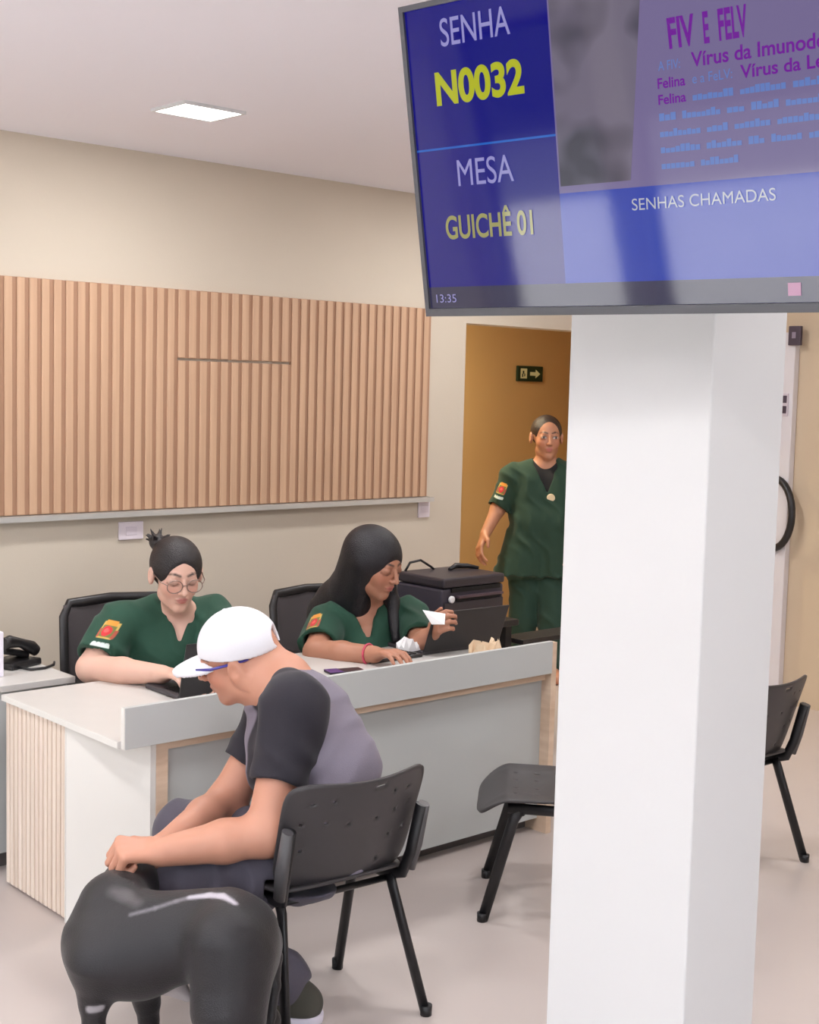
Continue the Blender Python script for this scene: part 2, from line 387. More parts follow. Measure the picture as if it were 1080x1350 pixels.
# ---------------------------------------------------------------- exit sign on the ochre wall
ex = tag(box('exit_sign', (7.555, YC-.02, 1.868), (7.835, YC, 1.985), mat('dark_green_sign', (24, 48, 30), .5), None, .003), 'dark green exit sign with a pale arrow on the ochre corridor wall', 'exit sign')
M_pale = mat('pale_sign', (196, 190, 140), .5, emit=(190, 190, 140), es=.15)
yq = YC-.0215
box('pictogram_field', (7.585, yq, 1.89), (7.655, YC-.019, 1.965), M_pale, ex)
b = MB(); b.box((7.607, yq-.001, 1.925), (7.623, yq, 1.948)); b.box((7.600, yq-.001, 1.90), (7.612, yq, 1.925)); b.box((7.624, yq-.001, 1.905), (7.634, yq, 1.927)); b.build('running_figure', _M['dark_green_sign'], ex)
b = MB(); b.box((7.69, yq, 1.913), (7.755, YC-.019, 1.94))
b.quad((7.75, yq-.0005, 1.893), (7.75, yq-.0005, 1.96), (7.80, yq-.0005, 1.929), (7.80, yq-.0005, 1.925)); b.build('arrow', M_pale, ex)

# ---------------------------------------------------------------- call screen on the column
TL = np.array([1.8548, 2.1246, 2.56]); tu = nrm([.0877, -.9961, -.0091]); td = np.array([.1822, .0251, -.9829]); td = nrm(td-tu*(tu@td)); tn = np.cross(tu, td); tn = tn if tn @ TL[:3] < 0 or tn[0] < 0 else -tn
TW, TH = 1.103, .62
tv = root('tv_screen', 'large wall screen showing blue ticket queue panels, mounted high on the white column', 'screen', None, tuple(TL+tu*TW/2+td*TH/2))
def T(a, v, w=0): return TL+tu*a+td*v+tn*w
def tvbox(b, a0, a1, v0, v1, w0, w1, mi=0):
    P = [T(a, v, w) for w in (w0, w1) for (a, v) in ((a0, v0), (a1, v0), (a1, v1), (a0, v1))]; V = [b.bm.verts.new(Vector(p)) for p in P]
    for q in ((0, 1, 2, 3), (4, 5, 6, 7), (0, 1, 5, 4), (1, 2, 6, 5), (2, 3, 7, 6), (3, 0, 4, 7)):
        f = b.bm.faces.new([V[i] for i in q]); f.material_index = mi
b = MB(); tvbox(b, 0, TW, 0, TH, -.045, -.004); tvbox(b, 0, TW, 0, .011, -.004, .003); tvbox(b, 0, TW, TH-.016, TH, -.004, .003); tvbox(b, 0, .011, .011, TH-.016, -.004, .003); tvbox(b, TW-.011, TW, .011, TH-.016, -.004, .003)
par(b.build('bezel', mat('screen_bezel', (66, 66, 72), .35)), tv)
def screenmat(name, rgb, es=1.0, noise=None):
    m = mat('screen_'+name, (4, 4, 6), .06, spec=.52, emit=rgb, es=es)
    if noise:
        nt = m.node_tree; bs = nt.nodes['Principled BSDF']; tc = nt.nodes.new('ShaderNodeTexCoord'); n = nt.nodes.new('ShaderNodeTexNoise'); n.inputs['Scale'].default_value = 6; n.inputs['Detail'].default_value = 2; n.inputs['Roughness'].default_value = .6
        r = nt.nodes.new('ShaderNodeValToRGB'); r.color_ramp.elements[0].position = .36; r.color_ramp.elements[1].position = .58; r.color_ramp.elements[0].color = (*lin(noise[0]), 1); r.color_ramp.elements[1].color = (*lin(noise[1]), 1)
        nt.links.new(tc.outputs['Object'], n.inputs['Vector']); nt.links.new(n.outputs['Fac'], r.inputs[0]); nt.links.new(r.outputs[0], bs.inputs['Emission Color'])
    return m
def panel(name, a0, a1, v0, v1, m, w=-.003, a0b=None, a1b=None):
    b = MB(); b.quad(T(a0, v0, w), T(a1, v0, w), T(a1 if a1b is None else a1b, v1, w), T(a0 if a0b is None else a0b, v1, w)); return par(b.build(name, m), tv)
M_sblue = screenmat('deep_blue', (4, 2, 122)); M_sblue2 = screenmat('violet_blue', (20, 14, 124)); M_sline = screenmat('azure', (24, 96, 190)); M_slil = screenmat('lilac_page', (116, 104, 146)); M_smid = screenmat('mid_blue', (40, 62, 168)); M_sbar = screenmat('status_grey', (52, 50, 78))
M_white_t = screenmat('lavender_text', (150, 146, 200)); M_yel = screenmat('yellow_text', (178, 182, 28)); M_yel2 = screenmat('olive_text', (156, 152, 90)); M_pur = screenmat('purple_text', (112, 22, 150)); M_azt = screenmat('azure_text', (98, 124, 190)); M_cream = screenmat('cream_text', (182, 184, 190))
SEP = .366
panel('ticket_panel', .011, SEP, .011, .281, M_sblue); panel('desk_panel', .011, SEP, .285, .560, M_sblue2)
panel('divider_line', .011, SEP, .281, .285, M_sline)
panel('page_panel', SEP, TW-.011, .011, .391, M_slil)
panel('photo_panel', SEP+.004, .575, .0111, .378, screenmat('grey_photo', (90, 84, 100), 1, ((58, 54, 66), (112, 104, 122))), -.0024, None, .528)
panel('history_panel', SEP, TW-.011, .391, .560, M_smid)
panel('status_bar', .011, TW-.011, .560, TH-.016, M_sbar)
def text(s, a0, a1, v0, v1, m, name='screen_text', bold=.0, shear=0):
    c = bpy.data.curves.new('t', 'FONT'); c.body = s; c.offset = bold; c.shear = shear; o = bpy.data.objects.new('t', c); COL.objects.link(o)
    dg = bpy.context.evaluated_depsgraph_get(); me = bpy.data.meshes.new_from_object(o.evaluated_get(dg)); bpy.data.objects.remove(o)
    n = len(me.vertices); a = np.zeros(n*3); me.vertices.foreach_get('co', a); a = a.reshape(-1, 3)
    lo, hi = a.min(0), a.max(0); u = a0+(a[:, 0]-lo[0])/(hi[0]-lo[0])*(a1-a0); v = v1-(a[:, 1]-lo[1])/(hi[1]-lo[1])*(v1-v0)
    P = TL+u[:, None]*tu+v[:, None]*td+(-.0016)*tn; me.vertices.foreach_set('co', P.ravel()); me.materials.clear(); me.name = name
    return par(link(name, me, m), tv)
text('SENHA', .102, .277, .037, .090, M_white_t, bold=.004); text('N0032', .078, .301, .135, .201, M_yel, bold=.035)
text('MESA', .117, .260, .308, .360, M_white_t); text('GUICHÊ 01', .073, .298, .404, .464, M_yel2, bold=.02)
for i, (s, a0, a1) in enumerate((('FIV', .619, .672), ('E', .689, .702), ('FELV', .718, .772))): text(s, a0, a1, .112, .164, M_pur, bold=.03, shear=-.12)
text('A FIV:', .598, .642, .181, .197, M_azt); text('Vírus da Imunodeficiência', .664, 1.02, .174, .199, M_pur, bold=.02)
text('Felina', .595, .651, .209, .227, M_pur, bold=.02); text('e a FeLV:', .665, .742, .210, .226, M_azt); text('Vírus da Leucemia', .757, 1.0, .207, .229, M_pur, bold=.02)
text('Felina', .595, .651, .237, .254, M_pur, bold=.02)
for i in range(5):                                          # the blurred blue lines of the page
    v = .240+.0275*i; a = .664 if i == 0 else .595; b = MB(); random.seed(20+i)
    end = 1.04 if i < 4 else .74
    while a < end:
        w = random.uniform(.025, .085); n = max(1, int(w/.009))
        for k in range(n):
            hgt = random.choice((.008, .009, .010, .013)); x = a+k*w/n
            b.quad(T(x, v+.014-hgt, -.0016), T(x+w/n*.9, v+.014-hgt, -.0016), T(x+w/n*.9, v+.014, -.0016), T(x, v+.014, -.0016))
        a += w+.012
    par(b.build('blurred_line', M_azt), tv)
text('SENHAS CHAMADAS', .528, .815, .411, .432, M_cream)
text('13:35', .03, .085, .575, .592, M_white_t)
panel('status_badge', .832, .856, .570, .592, screenmat('pink', (176, 110, 150)), -.0018)
tc_ = T(TW/2, TH/2, -.045)
b = MB(); b.box((2.215, tc_[1]-.1, tc_[2]-.14), (2.25, tc_[1]+.1, tc_[2]+.14)); b.tube([T(TW/2, TH/2, -.05), (2.22, tc_[1], tc_[2]-.02)], .025); tvbox(b, TW/2-.1, TW/2+.1, TH/2-.1, TH/2+.1, -.06, -.044)
par(b.build('wall_bracket', M_black), tv)

# ---------------------------------------------------------------- reception desk
DX0, DX1, DY0, DY1, DZ = 2.10, 4.065, 3.62, 4.44, .69
dk = root('reception_desk', 'long grey and white reception desk with oak edging and a slatted end', 'desk', None, (3.1, 4.0, 0))
par(box('worktop', (DX0, DY0+.02, DZ-.022), (DX1, DY1, DZ), M_topgrey, None, .002), dk)
par(box('worktop_edge', (DX0-.0015, DY0+.021, DZ-.021), (DX0, DY1, DZ-.001), M_lamwhite), dk)
par(box('front_lip', (DX0+.014, DY0, DZ-.024), (DX1, DY0+.02, .797), M_lamgrey, None, .0015), dk)
par(box('lip_end_cap', (DX0+.011, DY0+.001, DZ-.023), (DX0+.0138, DY0+.02, .796), M_lamwhite), dk)
def yslats(name, y0, y1, z0, z1, x, pitch, mats):
    b = MB(); b.box((x+.012, y0, z0), (x+.05, y1, z1), 1); n = int(round((y1-y0)/pitch)); p = (y1-y0)/n
    for i in range(n): b.bevelbox((x, y0+i*p+.2*p, z0), (x+.0121, y0+i*p+.9*p, z1), .002, 1, 0)
    return b.build(name, mats)
par(yslats('slatted_end', 3.999, DY1-.005, .012, DZ-.023, DX0+.012, .032, [M_slatpale, M_groovepale]), dk)
par(box('end_post', (DX0+.0105, 3.9925, 0), (DX0+.1, 3.9985, DZ-.0225), M_lamwhite), dk)
b = MB(); q = [(2.112, 3.992), (2.2265, 3.656), (2.2464, 3.656), (2.2464, 3.992)]; lo_ = [b.bm.verts.new((x, y, 0)) for x, y in q]; hi_ = [b.bm.verts.new((x, y, DZ-.0225)) for x, y in q]
b.bm.faces.new(lo_[::-1]); b.bm.faces.new(hi_)
for i in range(4): b.bm.faces.new((lo_[i], lo_[(i+1) % 4], hi_[(i+1) % 4], hi_[i]))
par(b.build('gable_panel', M_lamwhite), dk)
b = MB()
b.box((2.2465, 3.655, .0), (2.29, 3.70, DZ-.024)); b.box((2.29, 3.655, DZ-.056), (DX1, 3.70, DZ-.024)); b.box((DX1, 3.625, 0), (DX1+.03, 3.66, .79)); b.box((DX1, 3.6605, 0), (DX1+.03, DY1, DZ-.03))
par(b.build('oak_frame', M_edge), dk)
par(box('front_panel', (2.29, 3.675, .055), (DX1, 3.695, DZ-.056), M_lamfront), dk)
par(box('plinth', (2.29, 3.74, 0), (DX1, 3.76, .055), M_plinth), dk)

# side counter at the left, in line with the back of the desk
sc_ = root('side_counter', 'grey counter behind the slatted end of the reception desk, holding the telephone', 'counter', None, (2.0, 4.8, 0))
par(box('worktop', (1.2, 4.56, DZ-.025), (2.45, 5.02, DZ), M_topgrey, None, .002), sc_)
par(box('cabinet_body', (1.22, 4.59, .06), (2.43, 5.0, DZ-.025), M_lamgrey), sc_)
par(box('kick_board', (1.25, 4.62, 0), (2.40, 4.97, .06), M_plinth), sc_)

# ---------------------------------------------------------------- office chairs behind the desk
def office_chair(label, x, y, rz, zt):
    r = root('office_chair', label, 'office chair', 'black mesh office chairs behind the desk')
    zb = zt-.50
    fr = MB(); W, Hh = .25, .50
    pts = []
    for (px, pz) in ((-W+.03, 0), (-W, .04), (-W-.005, Hh*.5), (-W+.012, Hh-.05), (-W+.045, Hh), (0, Hh+.006), (W-.045, Hh), (W-.012, Hh-.05), (W+.005, Hh*.5), (W, .04), (W-.03, 0), (-W+.03, 0)):
        pts.append((px, -.2-.10*(pz/Hh)+.05*(1-(px/W)**2)*-1, zb+pz))
    fr.tube(pts, .0165, 10, sy=1.3); fr.build('back_frame', M_black, r)
    g = MB(); n = 12
    V = [[g.bm.verts.new((W*.95*(2*i/n-1), -.2-.10*j/n-.05*(1-(2*i/n-1)**2), zb+.01+Hh*.975*j/n)) for i in range(n+1)] for j in range(n+1)]
    for j in range(n):
        for i in range(n): g.bm.faces.new((V[j][i], V[j][i+1], V[j+1][i+1], V[j+1][i])).smooth = True
    ms = g.build('mesh_back', M_mesh, r); s = ms.modifiers.new('s', 'SOLIDIFY'); s.thickness = .006
    c = MB(); c.bevelbox((-.24, -.22, .37), (.24, .24, .43), .03, 3); c.build('seat', M_mesh, r)
    c = MB(); c.tube([(0, -.24, zb+.12), (0, -.27, zb-.02), (0, -.2, .36), (0, 0, .36)], .022); c.build('back_support', M_black, r)
    for sx in (-1, 1):
        c = MB(); c.tube([(sx*.24, .0, .36), (sx*.30, 0, .38), (sx*.30, .0, .585)], .016); c.bevelbox((sx*.30-.03, -.13, .585), (sx*.30+.03, .12, .61), .01); c.build('armrest', M_black, r)
    c = MB(); c.lathe([(.028, .10), (.028, .36)], 16); c.build('gas_lift', M_tube, r)
    c = MB()
    for k in range(5):
        a = 2*math.pi*k/5; c.tube([(0, 0, .11), (.26*math.cos(a), .26*math.sin(a), .075)], [.025, .016])
    c.build('star_base', M_black, r)
    for k in range(5):
        a = 2*math.pi*k/5; c = MB(); c.lathe([(.028, -.02), (.03, 0), (.028, .02)], 14, Matrix.Translation((.26*math.cos(a), .26*math.sin(a), .03)) @ Matrix.Rotation(a, 4, 'Z') @ Matrix.Rotation(math.pi/2, 4, 'X')); c.build('castor', M_black, r)
    r.location = (x, y, 0); r.rotation_euler.z = rz
    return r
office_chair('black mesh office chair behind the woman in glasses', 2.88, 4.74, math.pi-.05, .875)
office_chair('black mesh office chair behind the woman with long hair', 3.95, 4.74, math.pi+.02, .83)

# ---------------------------------------------------------------- visitor chairs
def shell(name, fn, nu, nv, m, parent, holes=(), thick=.008):
    g = MB(); V = [[g.bm.verts.new(fn(i/nu, j/nv)) for i in range(nu+1)] for j in range(nv+1)]
    for j in range(nv):
        for i in range(nu):
            if (i, j) in holes: continue
            g.bm.faces.new((V[j][i], V[j][i+1], V[j+1][i+1], V[j+1][i])).smooth = True
    o = g.build(name, m, parent); s = o.modifiers.new('s', 'SOLIDIFY'); s.thickness = thick; s.offset = 0
    return o
def rounded(u, v, p=5):                                     # square to rounded square
    x, y = 2*u-1, 2*v-1; q = max(abs(x), abs(y)); n = (abs(x)**p+abs(y)**p)**(1/p) if q > 0 else 1
    k = q/n if n > 0 else 1; return x*k, y*k
def visitor_chair(label):
    r = root('visitor_chair', label, 'chair', 'black perforated visitor chairs')
    def back(u, v):
        x, y = rounded(u, v, 6); z = .592+.166*y
        return (x*(.232+.008*y), -.135-.05*y-.055*(1-x*x), z-.022*(1-x*x)*(1 if y > 0 else -.2)*abs(y))
    hl = set()
    for (i, j) in ((6, 26), (13, 26), (34, 26), (41, 26), (5, 19), (12, 19), (19, 18), (29, 18), (36, 19), (42, 20), (6, 11), (36, 11), (42, 12), (33, 4)): hl.add((i, j))
    for i in range(26, 30): hl.add((i, 29))
    shell('backrest', back, 48, 32, M_chair, r, hl)
    def seat(u, v):
        x, y = rounded(u, v, 5); yy = .035+.19*y
        z = .432-.012*(1-x*x)*(1-y*y)*1.5+.02*(y < -.6)*(-y-.6)
        if y > .45: z -= .19*(y-.45)**1.6
        z -= .02*max(0, abs(x)-.7)
        return (x*(.225+.01*y), yy, z)
    hs = {(i, j) for i in (10, 18, 29, 37) for j in (10, 18, 26)}
    shell('seat', seat, 48, 40, M_chair, r, hs, .009)
    for sx in (-1, 1):
        b = MB(); b.tube([(sx*.238, -.21, 0), (sx*.190, -.10, .36), (sx*.19, -.085, .392)], .0125, 12, sy=1.5, ref=(1, 0, 0)); l = b.build('rear_leg', M_tube, r)
        b = MB(); b.lathe([(.017, 0), (.018, .03)], 14, Matrix.Translation((sx*.238, -.21, 0))); b.build('foot_cap', M_tube, l)
        b = MB(); b.tube([(sx*.21, .195, 0), (sx*.19, .10, .35), (sx*.19, .08, .385)], .0125, 12, sy=1.5, ref=(1, 0, 0)); l = b.build('front_leg', M_tube, r)
        b = MB(); b.lathe([(.017, 0), (.018, .03)], 14, Matrix.Translation((sx*.21, .195, 0))); b.build('foot_cap', M_tube, l)
        b = MB(); b.tube([(sx*.19, .12, .392), (sx*.192, -.07, .388), (sx*.205, -.125, .405), (sx*.214, -.150, .47), (sx*.220, -.185, .62)], .0125, 12, sy=1.5, ref=(1, 0, 0)); b.build('back_post', M_tube, r)
        b = MB(); b.tube([(sx*.222, -.135, .42), (sx*.228, -.155, .50), (sx*.231, -.185, .62)], [.015, .017, .014], 12, sy=1.4, ref=(1, 0, 0)); b.build('post_sleeve', M_sleeve, r)
    b = MB(); b.tube([(-.19, .07, .375), (.19, .07, .375)], .010); b.tube([(-.19, -.07, .375), (.19, -.07, .375)], .010); b.build('cross_bar', M_tube, r)
    return r
def copy_tree(o, parent=None):
    c = o.copy(); COL.objects.link(c)
    if parent: c.parent = parent; c.matrix_parent_inverse = o.matrix_parent_inverse
    for ch in list(o.children): copy_tree(ch, c)
    return c
vc = visitor_chair('black perforated visitor chair under the seated man in the white cap')
vc.location = (2.372, 2.975, 0); vc.rotation_euler.z = math.radians(-4)
v2 = copy_tree(vc); v2['label'] = 'black visitor chair half hidden behind the white column, facing left by the desk front'
v2.location = (3.50, 3.14, 0); v2.rotation_euler.z = math.radians(43)
v3 = copy_tree(vc); v3['label'] = 'black visitor chair at the right edge beyond the white column'
v3.location = (4.395, 2.995, 0); v3.rotation_euler.z = math.radians(-2)

# ---------------------------------------------------------------- laptops
def laptop(label, x, y, rz, wdt, dep, hgt, lean):
    r = root('laptop', label, 'laptop', 'black laptops on the reception desk', (x, y, DZ), rz)
    b = MB(); b.bevelbox((0, .0, .001), (wdt, dep, .018), .004); base = b.build('base', M_lapk, r)
    b = MB()
    for j in range(5):
        for i in range(13): b.box((.02+i*(wdt-.04)/13, .03+j*.022, .018), (.02+(i+.85)*(wdt-.04)/13, .03+j*.022+.018, .0195))
    b.build('keyboard', M_black, base)
    L = Matrix.Translation((0, .0, .014)) @ Matrix.Rotation(lean, 4, 'X')
    b = MB(); b.bevelbox((0, -.008, 0), (wdt, 0, hgt), .003, 2, 0, L); lid = b.build('lid', M_lapd, r)
    b = MB(); b.box((.008, .0, .012), (wdt-.008, .0012, hgt-.008), 0, L); b.build('display', mat('display_glow', (18, 20, 28), .2, emit=(150, 170, 200), es=.25), lid)
    return r
laptop('open black laptop in front of the woman in glasses', 2.545, 4.00, math.radians(-2), .30, .235, .20, math.radians(14))
laptop('open black laptop in front of the long haired woman', 3.795, 4.10, math.radians(-3), .42, .26, .188, math.radians(20))
kb_ = root('keyboard', 'flat black keyboard on the desk under the right hand of the long haired woman', 'keyboard', None, (3.50, 4.09, DZ+.001), math.radians(-3))
b = MB(); b.bevelbox((0, 0, 0), (.275, .14, .014), .004); b.build('case', M_lapd, kb_)
b = MB()
for j in range(5):
    for i in range(9): b.box((.01+i*.0285, .01+j*.024, .014), (.01+i*.027+.022, .01+j*.024+.019, .018))
b.build('keys', M_black, kb_)

# ---------------------------------------------------------------- small things
ph = root('mobile_phone', 'dark purple mobile phone lying on the desk by the long haired woman', 'mobile phone', None, (3.32, 4.03, DZ+.0005), math.radians(-15))
b = MB(); b.bevelbox((-.075, -.035, 0), (.075, .035, .01), .004); b.build('body', mat('phone_black', (38, 30, 44), .3), ph)
box('cover_strip', (-.075, -.034, .0095), (-.02, .034, .0108), mat('purple_cover', (92, 60, 120), .4), ph)
cr = MB()
def crumple(b, c, s, seed):
    rg = random.Random(seed); n = 5; V = [[b.bm.verts.new((c[0]+s[0]*(i/n-.5), c[1]+s[1]*(j/n-.5), c[2]+s[2]*rg.random())) for i in range(n+1)] for j in range(n+1)]
    W = [[b.bm.verts.new((v.co.x, v.co.y, c[2])) for v in row] for row in V]
    for j in range(n):
        for i in range(n): b.bm.faces.new((V[j][i], V[j][i+1], V[j+1][i+1], V[j+1][i])); b.bm.faces.new((W[j][i], W[j+1][i], W[j+1][i+1], W[j][i+1]))
    for i in range(n):
        b.bm.faces.new((V[0][i], W[0][i], W[0][i+1], V[0][i+1])); b.bm.faces.new((V[n][i], V[n][i+1], W[n][i+1], W[n][i]))
        b.bm.faces.new((V[i][0], V[i+1][0], W[i+1][0], W[i][0])); b.bm.faces.new((V[i][n], W[i][n], W[i+1][n], V[i+1][n]))
crumple(cr, (3.93, 3.86, DZ+.001), (.13, .08, .095), 3)
tag(cr.build('crumpled_paper', M_beige), 'small crumpled beige paper showing above the desk lip beside the right hand laptop', 'paper')
cr = MB(); crumple(cr, (3.80, 4.17, DZ+.016), (.11, .08, .055), 8)

# telephone on the side counter
tp = root('desk_telephone', 'black desk telephone on the grey side counter at the left edge', 'telephone', None, (2.345, 4.86, DZ+.0005), math.radians(20)); tp.scale = (.72, .75, .9)
b = MB(); V = b.bevelbox((-.10, -.09, 0), (.12, .09, .03), .008); b.build('base', M_black, tp)
b = MB(); b.bevelbox((-.1, -.085, 0), (.09, .0, .03), .01, 2, 0, Matrix.Translation((0, .05, .045)) @ Matrix.Rotation(math.radians(12), 4, 'Y')); b.build('keypad_housing', M_black, tp)
b = MB(); b.tube([(-.12, -.05, .115), (-.085, -.05, .12), (.0, -.05, .105), (.085, -.05, .075), (.12, -.05, .055)], [.024, .026, .018, .026, .022], 14, sy=1.2); b.build('handset', M_black, tp)
b = MB(); b.tube([(-.06, -.09, .012), (-.04, -.16, .006), (.03, -.19, .006), (.12, -.17, .006), (.17, -.13, .006)], .006); b.build('cord', M_black, tp)
tag(box('card_holder', (2.13, 4.70, DZ+.0005), (2.232, 4.745, DZ+.17), mat('white_card', (232, 228, 240), .5), None, .004), 'white upright card holder cut by the left edge beside the telephone', 'card holder')

# ---------------------------------------------------------------- printer on a black side table
st = root('side_table', 'low black side table behind the right end of the desk, under the printer', 'table', None, (4.8, 4.8, 0))
par(box('tabletop', (4.30, 4.50, .66), (4.80, 4.95, .69), M_black, None, .004), st)
for (x, y) in ((4.33, 4.53), (4.74, 4.53), (4.33, 4.88), (4.74, 4.88)): par(box('leg', (x, y, 0), (x+.04, y+.04, .66), M_tube), st)
par(box('low_shelf', (4.802, 4.47, .565), (5.30, 4.62, .59), M_black, None, .003), st)
par(box('leg', (5.24, 4.52, 0), (5.28, 4.56, .565), M_tube), st)
M_pr = mat('printer_black', (52, 47, 54), .4); M_prs = mat('printer_side', (62, 58, 70), .45)
pr = root('printer', 'black laser printer beside the long haired woman in front of the opening', 'printer', None, (4.55, 4.75, .69))
px0, px1, py0, py1 = 4.33, 4.745, 4.56, 4.88
par(box('body', (px0, py0, .69), (px1, py1, .865), M_prs, None, .012), pr)
par(box('front_cover', (px0+.012, py0-.012, .70), (px1-.012, py0, .80), M_pr, None, .004), pr)
par(box('scanner_lid', (px0, py0-.01, .868), (px1, py1, .915), M_pr, None, .012), pr)
b = MB(); b.box((px0+.06, py0-.008, .846), (px1-.03, py0, .866)); b.box((px0+.09, py0-.0135, .806), (px1-.03, py0, .818)); par(b.build('paper_slot', mat('slot_black', (14, 12, 14), .7)), pr)
par(box('output_tray', (px0+.09, py0-.03, .819), (px1-.03, py0+.002, .829), mat('tray_mauve', (84, 66, 74), .4)), pr)
b = MB(); b.lathe([(.017, -.004), (.017, .006), (.012, .008)], 16, Matrix.Translation((px0+.055, py0-.012, .815)) @ Matrix.Rotation(math.pi/2, 4, 'X')); par(b.build('power_button', M_paper), pr)
b = MB(); b.tube([(px0+.03, py1-.03, .915), (px0+.06, py1-.03, .955), (px0+.12, py1-.04, .965), (px0+.18, py1-.05, .93), (px0+.2, py1-.05, .917)], .006); par(b.build('cable', M_black), pr)
b = MB(); b.tube([(px0+.24, py0+.2, .92), (px0+.3, py0+.22, .932), (px0+.36, py0+.2, .93), (px0+.41, py0+.17, .92)], [.008, .014, .012, .008]); par(b.build('lid_grip', M_black), pr)
# ================================================================== PEOPLE
GREEN = (32, 72, 56); SKIN1 = (216, 174, 156); SKIN2 = (178, 126, 102); SKIN3 = (186, 132, 104); SKINM = (200, 144, 120)
def frame(f, up=Z):
    f = nrm(f); u = nrm(up-f*(np.dot(up, f))); r = np.cross(f, u); return r, f, u            # right (person's), forward, up
def head(S, c, f, H, skin, up=Z, jaw=1.0, male=False, closed=True, ear=(1, 1), lip=(186, 112, 106), brow=(52, 38, 34), hollow=True):
    r, f, u = frame(f, up); A = np.array([r, f, u])
    def L(x, y, z): return c+H*(x*r+y*f+z*u)
    S.el(L(0, -.07, .12), (.335*H, .415*H, .375*H), A, .03*H)
    S.el(L(0, .075, -.13), (.252*H*(1 if not male else 1.08), .30*H, .345*H), A, .06*H)
    S.rc(L(0, .25, -.40), .085*H*jaw, L(0, .20, -.34), .12*H, .08*H)
    for s in (-1, 1):
        S.el(L(s*.14, .205, -.09), (.12*H, .13*H, .13*H), A, .07*H)
        S.rc(L(s*.185, .02, -.28), .070*H*jaw, L(s*.04, .23, -.40), .062*H*jaw, .07*H)
    S.rc(L(-.13, .315, .115), .045*H, L(.13, .315, .115), .045*H, .05*H)
    for s in (-1, 1): S.ball(L(s*.145, .435, .035), .075*H, .06*H, 's')
    for s in (-1, 1): S.el(L(s*.14, .30, .035), (.075*H, .075*H, .06*H), A, .02*H)
    S.rc(L(0, .37, .06), .03*H, L(0, .455, -.10), .042*H, .03*H)
    for s in (-1, 1): S.ball(L(s*.042, .405, -.115), .036*H, .02*H)
    S.el(L(0, .345, -.225), (.10*H, .05*H, .030*H), A, .02*H); S.el(L(0, .335, -.275), (.085*H, .05*H, .033*H), A, .02*H)
    S.rc(L(-.09, .405, -.25), .004*H, L(.09, .405, -.25), .004*H, .012*H, 's')
    for s in (-1, 1):
        if not ear[0 if s < 0 else 1]: continue
        S.el(L(s*.362, -.05, -.015), (.045*H, .09*H, .14*H), A, .010*H); S.el(L(s*.408, -.03, .0), (.03*H, .048*H, .08*H), A, .008*H, 's')
    spots = {}
    def on_face(pts):                                         # points of the face met from the front
        P = np.array([L(x, .9, z) for x, z in pts]); t = np.zeros(len(P))
        for _ in range(50): t += S.ev(P-f*t[:, None])*.75
        return P-f*t[:, None]
    def line(pts, rs, col, soft=.003):
        P = on_face(pts)
        for i in range(len(P)-1): S.paint(f_rc(P[i], rs[i]*H, P[i+1], rs[i+1]*H), col, soft)
    for s in (-1, 1):
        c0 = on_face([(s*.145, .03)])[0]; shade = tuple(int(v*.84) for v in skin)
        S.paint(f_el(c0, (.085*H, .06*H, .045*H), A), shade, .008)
        line([(s*.055, .135), (s*.13, .158), (s*.215, .130)], [.016, .017, .009], brow)
        if closed: line([(s*.075, .004), (s*.14, -.012), (s*.215, .010)], [.013, .016, .012], (52, 38, 36))
        else:
            line([(s*.095, .030), (s*.19, .030)], [.020, .018], (214, 208, 202), .002); line([(s*.143, .032), (s*.146, .032)], [.026, .026], (44, 32, 26), .002)
            line([(s*.075, .048), (s*.14, .062), (s*.215, .045)], [.010, .012, .010], (46, 34, 30))
    line([(-.085, -.232), (-.03, -.222), (.03, -.222), (.085, -.232)], [.010, .020, .020, .010], lip); line([(-.06, -.258), (0, -.272), (.06, -.258)], [.012, .024, .012], lip)
    line([(-.09, -.243), (.09, -.243)], [.006, .006], tuple(int(v*.6) for v in lip), .002)
    for s in (-1, 1):
        S.paint(f_el(L(s*.17, .27, -.10), (.10*H, .12*H, .09*H), A), tuple(int(v) for v in (skin[0]*1.0, skin[1]*.93, skin[2]*.92)), .02)
    return L, A
def hand(S, w, fwd, palm, thumb, sc=1.0, curl=(25, 35, 25), spread=.06, grip=0):
    fwd = nrm(fwd); palm = np.array(palm, float); palm = nrm(palm-fwd*(palm@fwd)); side = np.cross(fwd, palm); side = side if side @ np.array(thumb) > 0 else -side
    w = np.array(w); k = .008*sc
    off = (.031, .0105, -.0105, -.030); ln = (1., 1.1, 1.03, .82); pl = (.088, .092, .088, .080)
    for i in range(4):
        kn = w+sc*(fwd*pl[i]+side*off[i])
        S.rc(w+side*off[i]*.55*sc+fwd*.01*sc, .0155*sc, kn, .0115*sc, .014*sc)
        a = 0; p = kn; sp = side*spread*(1.5-i)*.66
        for j, q in enumerate((.043, .027, .021)):
            a += math.radians(curl[j]+(i*3 if grip else 0)); d = nrm(fwd*math.cos(a)+palm*math.sin(a)+sp*math.cos(a))
            e = p+d*q*sc*ln[i]; S.rc(p, (.0105-.0012*j)*sc, e, (.0098-.0014*j)*sc, k*.35); p = e
    b = w+sc*(fwd*.022+side*.026); m = b+nrm(fwd*.72+side*.62+palm*.35)*.045*sc
    S.rc(b, .015*sc, m, .0115*sc, .012*sc); S.rc(m, .0112*sc, m+nrm(fwd*.9+side*(.12 if not grip else -.35)+palm*(.35 if not grip else .7))*.034*sc, .0085*sc, k*.4)
def sleeve(S, a, ra, b, rb, arm_b, arm_r, k=.03):
    a, b = np.array(a), np.array(b); n = nrm(b-a)
    S.rc(a, ra, b+n*.02, rb, k, cuts=[(b, n)])
    return (b, n, arm_r)
def openend(S, b, n, r, depth=.035):                          # hollow the cuff round the arm
    S.rc(b+n*.03, r, b-n*depth, r*.96, .003, 's')
